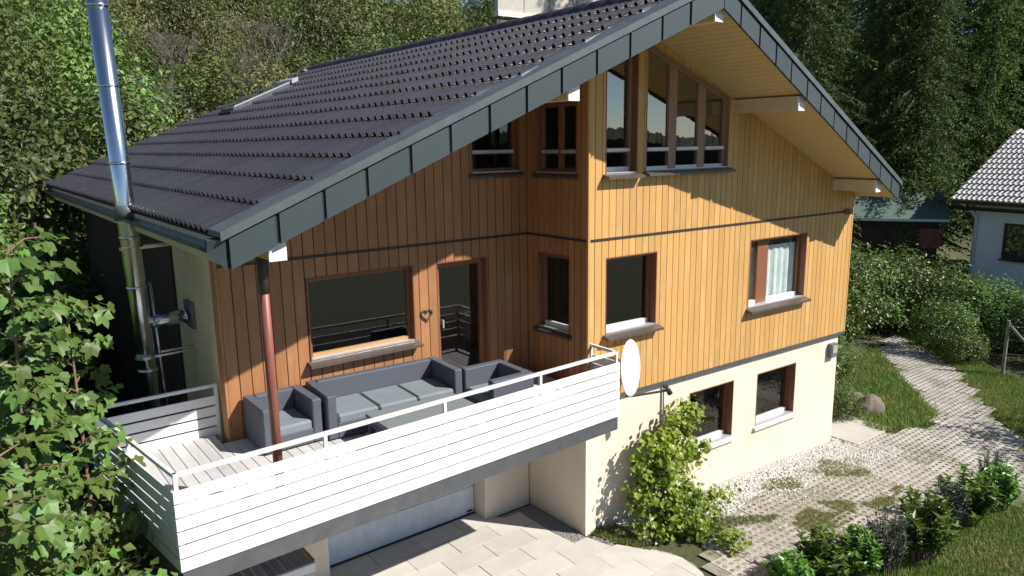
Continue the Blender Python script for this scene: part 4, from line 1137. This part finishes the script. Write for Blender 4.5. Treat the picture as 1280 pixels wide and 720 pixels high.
for (x, y, d) in pts:
    if -6.6 < x < 9.0 and y < 13.4: continue
    z = float(ground_z(x, y))
    if 0.25 * x + .97 * y < (6 if x < -6 else 12.0): continue
    u, v, dep = project((x, y, z + 1.5))
    if u < -60 or u > 960 or v < -70 or v > 520: continue
    if abs(x - hp[0]) < 5.5 and abs(y - hp[1]) < 5.5: continue
    if math.hypot(x - hp[0] * 0.9, y - hp[1] * 0.9 + 1) < 4.0 : continue
    t = rg.random() + 0.25 * math.sin(x * 0.35) + 0.2 * math.sin(y * 0.4 + 1)
    if d > 30: t += 0.22
    if t < 0.62: kd, lb, ct, gr = rg.choice(hillA), 'bright green leafy shrub on the slope behind the tiled roof', 'shrub', 'green shrubs on the slope'
    elif t < 0.9: kd, lb, ct, gr = rg.choice(hillB), 'dark green shrub on the slope behind the tiled roof', 'shrub', 'dark shrubs on the slope'
    else: kd, lb, ct, gr = rg.choice(hillC), 'olive brown shrub on the slope behind the tiled roof', 'shrub', 'olive shrubs on the slope'
    s = rg.choice((0.8, 1.0, 1.15, 1.3, 1.7)) * rg.uniform(.9, 1.1)
    kd.place((x, y, z - 0.25), (s, s, s * rg.uniform(0.85, 1.35)), rg.uniform(0, 6.28), lb, ct, gr); cnt += 1
print('hill shrubs', cnt)
# bare twiggy bushes near the top of the slope
def bare_mesh(seed):
    rr = random.Random(seed); m = MB()
    def grow(p, d_, ln, r, lev):
        q = p + d_ * ln + Vector((rr.uniform(-.1, .1), rr.uniform(-.1, .1), 0)) * ln
        m.tube([p, q], [r, r * .65], 4, False)
        if lev > 0:
            for _ in range(3 if lev > 1 else 4):
                nd = (d_ + Vector((rr.uniform(-.7, .7), rr.uniform(-.7, .7), rr.uniform(-.25, .5)))).normalized()
                grow(q, nd, ln * rr.uniform(.55, .8), r * .62, lev - 1)
    for _ in range(4):
        grow(Vector((rr.uniform(-.2, .2), rr.uniform(-.2, .2), -.2)), Vector((rr.uniform(-.5, .5), rr.uniform(-.5, .5), 1)).normalized(), 1.0, 0.035, 4)
    return m.mesh('twigs', M['twig'])
bms = [bare_mesh(k) for k in range(2)]
for k, (u, v, dd) in enumerate(((30, 30, 34), (90, 15, 37), (215, 20, 36), (300, 30, 34), (330, 10, 38), (180, 60, 31), (15, 60, 30))):
    rr_ = ray(u, v); P = CAM + rr_ / np.hypot(rr_[0], rr_[1]) * dd
    o = link('bare_bush', bms[k % 2]); o.location = (P[0], P[1], float(ground_z(P[0], P[1])) + 0.4); o.rotation_euler = (0, 0, k * 1.3); s = 1.1 + 0.1 * (k % 3); o.scale = (s, s, s * 1.1)
    tag(o, 'bare grey twiggy bush poking out of the slope shrubs', 'bush', 'bare bushes on the slope')

# ---- spruces
def spruce_mesh(seed, H=18.0, R=3.1):
    rr = random.Random(seed); P, A, Nn, S = [], [], [], []
    rgs = np.random.default_rng(seed); br = MB()
    br.tube([(0, 0, -1), (0.05, 0, H * .5), (0, 0.03, H)], [0.26, 0.16, 0.02], 8, False)
    z = 1.2
    while z < H - 0.2:
        f = 1 - z / H; Lb = R * (f ** 0.75) * rr.uniform(.8, 1.12) + 0.15; nb = 6 if f > .3 else 5
        a0 = rr.uniform(0, 6.28)
        for k in range(nb):
            a = a0 + 6.283 * k / nb + rr.uniform(-.25, .25); l = Lb * rr.uniform(.65, 1.15)
            dirx = np.array([math.cos(a), math.sin(a), 0]); n = max(6, int(l / 0.052))
            t = (np.arange(n) + rgs.random(n)) / n
            c = dirx * (t * l)[:, None] + np.array([0, 0, z]) + np.array([0, 0, 1.0]) * ((0.10 * t - 0.62 * t ** 2 + 0.22 * t ** 3) * l)[:, None]
            if l > 1.0 and rr.random() < .5: br.tube([tuple(c[0]), tuple(c[n // 2]), tuple(c[-1])], [0.03, 0.02, 0.008], 4, False)
            sdv = np.array([-math.sin(a), math.cos(a), 0])
            for sgn in (-1, 1, 0):
                wid = 0.30 * l * (1 - t) + 0.12
                q = c + sdv * sgn * (wid * rgs.uniform(.3, 1.0, n))[:, None]; q[:, 2] -= rgs.uniform(0.0, 0.20, n) * (0.5 + abs(sgn))
                ax = dirx * .75 + sdv * sgn * .8 + np.array([0, 0, -0.30]) + rgs.normal(0, .45, (n, 3))
                P.append(q); A.append(ax); Nn.append(unit(np.array([0, 0, .8]) + dirx * .45 + rgs.normal(0, .6, (n, 3))))
        z += 0.30 + 0.12 * f
    P, A, Nn = map(np.concatenate, (P, A, Nn))
    V, Fc = leaf_cards(P, Nn, rgs, 0.11, 0.26, 0.32, 0.10, A)
    return V, Fc, br.mesh('spruce_trunk', M['bark'], True)
SPR = []
for k in range(4):
    V, Fc, tm = spruce_mesh(60 + k, 17.5, 3.0 + .25 * k)
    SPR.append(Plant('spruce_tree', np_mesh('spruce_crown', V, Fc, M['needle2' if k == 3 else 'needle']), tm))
    print('spruce tris', len(Fc))
rg = random.Random(21); ns = 0
for dd, us in ((33, (1010, 1085, 1160, 1235, 1300)), (39, (965, 1045, 1120, 1200, 1275, 1340)), (46, (930, 1000, 1075, 1150, 1225, 1300)), (54, (900, 965, 1030, 1100, 1170, 1240, 1310))):
    for u in us:
        u += rg.uniform(-16, 16); rr_ = ray(u, 200); d_ = dd + rg.uniform(-2, 2); P = CAM + rr_ / np.hypot(rr_[0], rr_[1]) * d_
        if u > 1170: d_ += 14 if dd < 40 else 8; P = CAM + rr_ / np.hypot(rr_[0], rr_[1]) * d_
        if dd == 33 and 1060 < u < 1180: d_ += 5; P = CAM + rr_ / np.hypot(rr_[0], rr_[1]) * d_
        s = rg.uniform(.85, 1.2); kd = SPR[ns % 4]
        is_paler = ns % 4 == 3
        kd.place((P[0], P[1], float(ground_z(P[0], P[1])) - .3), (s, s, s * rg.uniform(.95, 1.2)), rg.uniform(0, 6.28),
                 'lighter green spruce among the dark trees behind the right roof slope' if is_paler else 'tall dark spruce behind the right roof slope', 'tree', 'lighter spruces behind the house' if is_paler else 'dark spruces behind the house'); ns += 1
# understory along the foot of the spruces
for k in range(16):
    u = 955 + k * 21 + rg.uniform(-8, 8); rr_ = ray(u, 250); d_ = rg.uniform(41, 45) if u < 1190 else rg.uniform(44, 47); P = CAM + rr_ / np.hypot(rr_[0], rr_[1]) * d_
    s = rg.uniform(.7, 1.25)
    hillB[k % 2].place((P[0], P[1], float(ground_z(P[0], P[1])) - .2), (s, s, s), rg.uniform(0, 6), 'dark undergrowth shrub at the foot of the spruces', 'shrub', 'undergrowth below the spruces')

# ---- hedge between path and neighbour, shrubs beside the house corner
hed = [shrub_kind('hedge_bush', 70 + k, (1.0, 1.0, 1.0), 70, 95, 0.17, 0.06, 0.11, 'leafhedge', shell=.6) for k in range(3)]
hedge = [(9.0, 2.3, 1.25, 1.25), (10.4, 3.3, 1.35, 1.45), (12.0, 3.9, 1.4, 1.55), (13.6, 4.2, 1.4, 1.55), (15.2, 4.3, 1.45, 1.5), (16.9, 4.2, 1.4, 1.45), (18.5, 3.7, 1.4, 1.35), (19.2, 2.4, 1.3, 1.15), (19.3, 1.1, 1.3, 1.0), (18.8, -0.2, 1.25, 0.95), (18.2, -1.5, 1.25, 0.9), (17.6, -2.8, 1.2, .85)]
for k, (x, y, s, sz_) in enumerate(hedge):
    hed[k % 3].place((x, y, float(ground_z(x, y)) - .1), (s, s, sz_), k * 1.1, {0: 'green hedge bush pressed against the rear corner of the chalet', len(hedge) - 1: 'low hedge bush behind the braced fence post'}.get(k, 'clipped green hedge bush in the row between path and neighbour'), 'hedge', 'hedge row along the path')
low = [(8.35, 1.0, .62, .62), (8.7, .35, .45, .42), (16.6, 1.3, .95, .8), (15.9, .5, .6, .5), (11.6, 2.3, .7, .55)]
for k, (x, y, s, sz_) in enumerate(low):
    hed[(k + 1) % 3].place((x, y, float(ground_z(x, y)) - .05), (s, s, sz_), k * 2.1, ['loose shrub on the grass bank against the house corner', 'small loose shrub at the rock beside the house corner', 'grey green rounded shrub on the lawn beside the path', 'small rounded shrub next to the shrub on the path lawn', 'low shrub at the top of the grass bank'][k], 'shrub', name='garden_shrub')
# tree to the right of the view whose shade falls across the path
tk = shrub_kind('shade_tree', 90, (1.7, 1.7, 1.5), 60, 60, 0.3, .10, .2, 'leafhill', r=0.06)
tk.place((13.2, -6.6, 1.3), (1, 1, .9), 0.4, 'leafy garden tree beyond the lawn, shading the path', 'tree')
m = MB(); m.tube([(13.2, -6.6, -0.3), (13.2, -6.6, 1.6)], [0.11, 0.08], 8); m.build('lower_trunk', M['bark'], bpy.data.objects['shade_tree']).matrix_parent_inverse = Matrix.LocRotScale((13.2, -6.6, 1.3), Matrix.Rotation(0.4, 3, 'Z').to_quaternion(), Vector((1, 1, .9))).inverted()

# ---- tall leafy shrubs on the left, behind the balcony end
big = [shrub_kind('tall_hedge_shrub', 100 + k, (1.5, 1.5, 2.6), 110, 85, 0.25, 0.09, 0.16, 'leafhedge', shell=.6) for k in range(2)]
for k, (x, y, s, z) in enumerate(((-8.9, 6.0, 1.1, 1.12), (-8.0, 8.6, 1.15, 1.1), (-10.2, 4.2, 1.1, 1.05), (-9.6, 8.8, 1.2, 1.2), (-8.6, 3.2, .8, .75))):
    big[k % 2].place((x, y, float(ground_z(x, y)) - .3), (s, s, z), k * 1.7, 'tall dense shrub beside the side wall, behind the young maples', 'shrub', 'tall shrubs left of the house')

# ---- young maples with large leaves
def maple_leaf(fold, droop, seed):
    pol = [(-62, .34), (-30, .52), (-8, .66), (8, .60), (24, .70), (40, .94), (52, .76), (64, .64), (76, .82), (90, 1.06), (104, .82), (116, .64), (128, .76), (140, .94), (156, .70), (172, .60), (188, .66), (210, .52), (242, .34)]
    rr = random.Random(seed); v = [(0, 0, 0), (0, .28, 0.0)]
    for a, r in pol:
        r *= rr.uniform(.93, 1.07); x = r * math.cos(math.radians(a)) * .62; y = .30 + r * math.sin(math.radians(a)) * .62
        v.append((x, y, abs(x) * fold - droop * y * y))
    n = len(pol)
    f = [(1, 2 + i, 3 + i) for i in range(n - 1)] + [(1, 2 + n - 1, 0), (1, 0, 2)]
    pet = [(-.012, 0, 0), (.012, 0, 0), (.01, -.45, -.12), (-.01, -.45, -.12)]
    b = len(v); v += pet; f += [(b, b + 1, b + 2), (b, b + 2, b + 3)]
    me = bpy.data.meshes.new('leaf'); me.from_pydata(v, [], f); me.materials.append(M['leafmaple']); return me
MLEAF = [maple_leaf(.18, .25, 1), maple_leaf(.05, .4, 2), maple_leaf(.28, .15, 3)]
def place_leaf(mesh, p, out, up, s, rr, parent, roll=.55):
    nrm = (Vector(up) + Vector((rr.uniform(-roll, roll), rr.uniform(-roll, roll), 0))).normalized()
    y = Vector(out); y = (y - nrm * y.dot(nrm)).normalized(); x = y.cross(nrm)
    o = link('leaf', mesh, parent)
    o.matrix_local = Matrix(((x.x * s, y.x * s, nrm.x * s, p[0]), (x.y * s, y.y * s, nrm.y * s, p[1]), (x.z * s, y.z * s, nrm.z * s, p[2]), (0, 0, 0, 1)))
def maple(base, top, nbr, seed, label, zfrom=0.3, spread=0.8, lsize=(.12, .215), density=1.0):
    rr = random.Random(seed); root = empty('young_maple', base); tag(root, label, 'tree', None)
    B = Vector((0, 0, 0)); T = Vector(top) - Vector(base); st_ = MB(); spots = []
    mid = B.lerp(T, .5) + Vector((rr.uniform(-.1, .1), rr.uniform(-.1, .1), 0))
    st_.tube([B - Vector((0, 0, .2)), mid, T], [.032, .022, .008], 6, False)
    for k in range(nbr):
        t = zfrom + (1 - zfrom) * (k + rr.random()) / nbr
        p = B.lerp(mid, t * 2) if t < .5 else mid.lerp(T, t * 2 - 1)
        a = k * 2.4 + rr.uniform(-.5, .5); ln = spread * (1.15 - t * .75) * rr.uniform(.6, 1.15)
        e = p + Vector((math.cos(a) * ln, math.sin(a) * ln, ln * rr.uniform(.15, .65)))
        st_.tube([p, p.lerp(e, .5) + Vector((0, 0, .05)), e], [.013, .009, .005], 5, False)
        nn = max(2, int(ln / .11 * density))
        for i in range(nn):
            f = (i + .6) / nn; q = p.lerp(e, f)
            for sgn in (-1, 1):
                o_ = Vector((math.cos(a + sgn * 1.0), math.sin(a + sgn * 1.0), rr.uniform(-.2, .3)))
                spots.append((q, o_))
        spots.append((e, Vector((math.cos(a), math.sin(a), .1))))
    st_.build('trunk', M['redbark'], root, True)
    rr.shuffle(spots); extra = spots[300:]; spots = spots[:300]
    ex = np.array([tuple(q + o_.normalized() * rr.uniform(.03, .14)) for q, o_ in (extra + spots)] + [tuple(q + o_.normalized() * rr.uniform(.03, .2)) for q, o_ in spots])
    rge = np.random.default_rng(seed); ex = ex + rge.normal(0, .05, ex.shape)
    Vx, Fx = leaf_cards(ex, unit(np.array([.2, -.4, .8]) + rge.normal(0, .5, ex.shape)), rge, .07, .13, .8, .1)
    ob = link('foliage', np_mesh('foliage', Vx, Fx, M['leafmaple']), root); ob['kind'] = 'stuff'
    for q, o_ in spots:
        s = rr.uniform(*lsize); pet = o_.normalized() * s * rr.uniform(.45, .7)
        tilt = Vector((0.25, -0.45, 0.85)) + Vector((o_.x, o_.y, 0)) * .35
        place_leaf(rr.choice(MLEAF), q + pet, o_ + Vector((0, 0, -.25)), tilt, s, rr, root)
    return root
maple((-7.50, -0.55, 0), (-7.36, -0.45, 5.62), 30, 201, 'tallest young maple with reddish stem rising left of the balcony', .42, .60, density=1.6)
maple((-7.05, 0.30, 0), (-6.92, 0.20, 5.00), 24, 202, 'young maple leaning towards the steel flue behind the balcony end', .45, .50, density=1.5)
maple((-7.52, -1.55, 0), (-7.50, -1.35, 3.35), 34, 203, 'broad young maple crowding the outer corner of the balcony slats', .30, .56, density=1.7)
maple((-7.95, -1.70, 0), (-7.80, -1.75, 4.10), 30, 204, 'bushy young maple standing away from the balcony slats', .35, .85, density=1.7)
maple((-7.0, -1.15, 0), (-6.93, -1.15, 2.55), 24, 205, 'short young maple below the balcony slats', .35, .50, density=1.6)
maple((-7.70, 0.9, 0), (-7.72, 0.9, 5.35), 26, 206, 'slender young maple against the tall shrubs', .40, .70, density=1.6)
for k, (x, y, s) in enumerate(((-7.6, -0.2, .95), (-8.2, 1.0, 1.15), (-7.3, 1.3, .8), (-8.7, -1.2, 1.0), (-7.25, -1.2, .72))):
    hed[k % 3].place((x, y, -.1), (s, s, s * 1.45), k * 1.9, 'undergrowth bush filling in below the young maples', 'bush', 'undergrowth below the maples', name='undergrowth_bush')

# ---- climbing vine at the plinth corner
VN = empty('climbing_vine', (1.30, -0.45, 0)); tag(VN, 'bright yellow green vine climbing the cream plinth beside the conduit', 'vine')
def vine_leaf():
    v = [(0, 0, 0), (.30, -.12, .05), (.52, .15, .10), (.40, .55, .06), (0, 1.0, -.12), (-.40, .55, .06), (-.52, .15, .10), (-.30, -.12, .05), (0, .35, -.02)]
    me = bpy.data.meshes.new('leaf'); me.from_pydata(v, [], [(8, i, i + 1) for i in range(7)] + [(8, 7, 0)]); me.materials.append(M['leafvine']); return me
VLEAF = vine_leaf()
lobes = [((0.0, 0.0, .55), (.62, .34, .55), 34), ((-.05, .05, 1.15), (.48, .28, .42), 24), ((.45, .12, 1.45), (.30, .2, .35), 12), ((.82, .16, 1.62), (.22, .15, .32), 7), ((.95, .1, 1.0), (.26, .18, .22), 8), ((.35, -.15, .30), (.6, .35, .28), 12), ((1.0, -.35, .16), (.60, .18, .12), 10), ((-.4, -.3, .12), (.5, .25, .12), 8), ((.1, -.75, .12), (.35, .35, .12), 8), ((.35, -1.2, .1), (.22, .3, .1), 5)]
allP, allN = [], []
for k, (c, r, ncl) in enumerate(lobes):
    P, nrm, rgv, _c = cloud(300 + k, r, ncl, 34, 0.085, .5, -1)
    P = P + np.array(c); keep = P[:, 2] > 0.02; keep &= (P[:, 1] < 0.36); allP.append(P[keep]); allN.append(nrm[keep])
allP = np.concatenate(allP); allN = unit(np.concatenate(allN) + np.array([.1, -.5, .2]))
order = np.argsort(np.linalg.norm(allP + np.array([1.3, -.45, 0]) - CAM, axis=1))
rr = random.Random(5)
sel = list(order[::max(1, len(order) // 300)][:300]); rest = np.setdiff1d(np.arange(len(allP)), sel)
for i in sel:
    place_leaf(VLEAF, allP[i], (rr.uniform(-1, 1), rr.uniform(-1, .3), -.6), allN[i], rr.uniform(.085, .135), rr, VN, .3)
rgv = np.random.default_rng(9)
V, Fc = leaf_cards(allP[rest], unit(allN[rest] + rgv.normal(0, .35, (len(rest), 3))), rgv, .06, .115, .85)
o = link('foliage', np_mesh('foliage', V, Fc, M['leafvine']), VN); o['kind'] = 'stuff'
m = MB()
for c, r, n in lobes[:6]: m.tube([(0, .1, -.1), (c[0] * .5, .1, c[2] * .6), (c[0], c[1], c[2])], [.025, .016, .008], 6, False)
m.build('stem', M['redbark'], VN, True)

# ---- laurels and bluish shrubs along the lawn edge
def laurel_mesh(seed, mat, n=42, h=.95, sp=.46, ll=(.13, .20), asp=.38):
    rr = np.random.default_rng(seed); P, A, Nn = [], [], []; m = MB()
    for k in range(n):
        a = rr.uniform(0, 6.28); r0 = rr.uniform(0, .18); r1 = sp * math.sqrt(rr.random()); hh = h * rr.uniform(.55, 1.1) * (1 - .35 * (r1 / sp) ** 2)
        b = np.array([math.cos(a) * r0, math.sin(a) * r0, 0]); e = np.array([math.cos(a) * r1, math.sin(a) * r1, hh])
        m.tube([tuple(b), tuple((b + e) / 2 + [0, 0, .06]), tuple(e)], [.011, .008, .004], 4, False)
        nl = int(hh / .028)
        t = .3 + .7 * (np.arange(nl) + .5) / nl
        c = b + (e - b) * t[:, None]; ang = np.arange(nl) * 2.4 + a
        o_ = np.stack([np.cos(ang), np.sin(ang), .75 + .8 * t], -1)
        P.append(c + unit(o_) * .06); A.append(o_); Nn.append(unit(np.stack([-np.cos(ang) * .9, -np.sin(ang) * .9, np.full(nl, 1.0)], -1) * np.array([.5, .5, 1]) + rr.normal(0, .25, (nl, 3))))
    P, A, Nn = map(np.concatenate, (P, A, Nn))
    V, Fc = leaf_cards(P, Nn, rr, ll[0], ll[1], asp, .12, A)
    return Plant('laurel_shrub', np_mesh('laurel_crown', V, Fc, M[mat]), m.mesh('laurel_stems', M['bark']))
lau = [laurel_mesh(400 + k, 'leaflaurel') for k in range(3)]
blu = [laurel_mesh(410 + k, 'leafblue', 60, .95, .34, (.05, .09), .30) for k in range(2)]
for k, (u, v, s, hs) in enumerate(((1030, 728, 1.05, .80), (1068, 722, .8, .75), (1150, 702, 1.15, 1.15), (1206, 655, 1.1, 1.05), (1246, 632, .8, .85), (985, 745, .8, .6))):
    P = on_z(u, v, -0.15)
    lau[k % 3].place((P[0], P[1], float(ground_z(P[0], P[1])) - .02), (s, s, hs), k * 1.3, 'glossy green laurel in the row between path and lawn', 'shrub', 'laurels along the lawn edge')
for k, (u, v, s, hs) in enumerate(((1104, 716, 1.05, 1.1), (1180, 668, 1.0, 1.15), (1240, 612, .9, .95), (975, 735, .7, .5))):
    P = on_z(u, v, -0.15)
    blu[k % 2].place((P[0], P[1], float(ground_z(P[0], P[1])) - .02), (s, s, hs), k * 1.9, 'dark bluish shrub between the laurels on the lawn edge', 'shrub', 'bluish shrubs along the lawn edge', name='bluish_shrub')

# ---- rocks on the grass bank
def rock(loc, s, seed, label):
    rr = random.Random(seed); me = bpy.data.meshes.new('boulder'); import bmesh
    b = bmesh.new(); bmesh.ops.create_icosphere(b, subdivisions=3, radius=1)
    for v in b.verts:
        n = math.sin(v.co.x * 3 + seed) * .12 + math.sin(v.co.y * 4 + seed * 2) * .1 + rr.uniform(-.05, .05); v.co *= 1 + n
    b.to_mesh(me); b.free(); me.materials.append(M['rock'])
    o = link('boulder', me); o.location = loc; o.scale = s; tag(o, label, 'rock')
p = on_z(1096, 520, -.15); rock((p[0] + .2, p[1] + .3, -.1), (.42, .34, .30), 1, 'brown rock at the foot of the grass bank beside the house')
p = on_z(1075, 512, -.15); rock((p[0] + .4, p[1] + .4, -.1), (.30, .28, .22), 2, 'smaller brown rock between the bank rock and the house wall')

# ---- grass
def grass(name, polys_px, n, h0, h1, mat, seed, label, lift=0.0, test=None):
    rgg = np.random.default_rng(seed); out = []
    for poly, cntp in zip(polys_px, n):
        wp = world_poly(poly); xs = [p[0] for p in wp]; ys = [p[1] for p in wp]; got = 0; tries = 0
        while got < cntp and tries < cntp * 12:
            tries += 1
            x, y = rgg.uniform(min(xs), max(xs)), rgg.uniform(min(ys), max(ys))
            if in_poly(x, y, wp) and (test is None or test(x, y, rgg)): out.append((x, y)); got += 1
    P = np.array(out); z = ground_z(P[:, 0], P[:, 1]) - .03 + lift; n_ = len(P)
    h = rgg.uniform(h0, h1, n_); a = rgg.uniform(0, 6.28, n_); w_ = h * .07 + .004
    lean = rgg.normal(0, .35, (n_, 2)) * h[:, None]
    b = np.stack([P[:, 0], P[:, 1], z], -1); sd = np.stack([np.cos(a) * w_, np.sin(a) * w_, np.zeros(n_)], -1)
    tip = b + np.stack([lean[:, 0], lean[:, 1], h], -1)
    V = np.stack([b - sd, b + sd, tip], 1).reshape(-1, 3); Fc = np.arange(3 * n_).reshape(-1, 3)
    o = link(name, np_mesh(name, V, Fc, M[mat])); tag(o, label, 'grass', kind='stuff')
lawn = [(1020, 760), (1060, 722), (1120, 690), (1220, 628), (1300, 590), (1420, 560), (1700, 700), (1500, 900), (1250, 900)]
lawn2 = [(1118, 415), (1190, 452), (1245, 515), (1300, 562), (1300, 480), (1240, 455), (1170, 425), (1130, 405)]
bank = [(1052, 455), (1095, 432), (1130, 472), (1172, 515), (1160, 528), (1110, 536), (1085, 530), (1052, 500)]
grass('lawn_grass', [lawn, lawn2], [90000, 30000], .04, .10, 'grass', 31, 'short mown lawn grass beside the laurels and the path')
grass('bank_grass', [bank], [16000], .08, .22, 'grass', 32, 'longer grass on the bank beside the house corner')
def patch(x, y, r):
    k = math.sin(x * 1.7 + 1) * math.sin(y * 2.3 + .4) + .6 * math.sin(x * 3.9 + y * 2.1)
    k2 = math.sin(x * 2.9 - y * 1.3 + .7) + math.sin(x * 1.1 + y * 4.3) + .8 * math.sin(x * 6.1 + 2) * math.sin(y * 7.3)
    return k > .55 and k2 > -.2 or k2 > 1.0 or r.random() < .14
grass('paver_grass', [path_px, [(930, 640), (960, 600), (1030, 570), (1075, 580), (1130, 605), (1105, 640), (1020, 668), (950, 665)]], [34000, 26000], .045, .085, 'drygrass', 33, 'sparse dry grass growing in the paver holes', .0, patch)
edge = [(725, 668), (800, 660), (900, 650), (975, 645), (960, 655), (880, 668), (800, 690), (870, 705), (845, 700), (770, 686)]
grass('edge_weeds', [edge], [11000], .03, .10, 'grass', 34, 'weeds and grass at the foot of the vine')
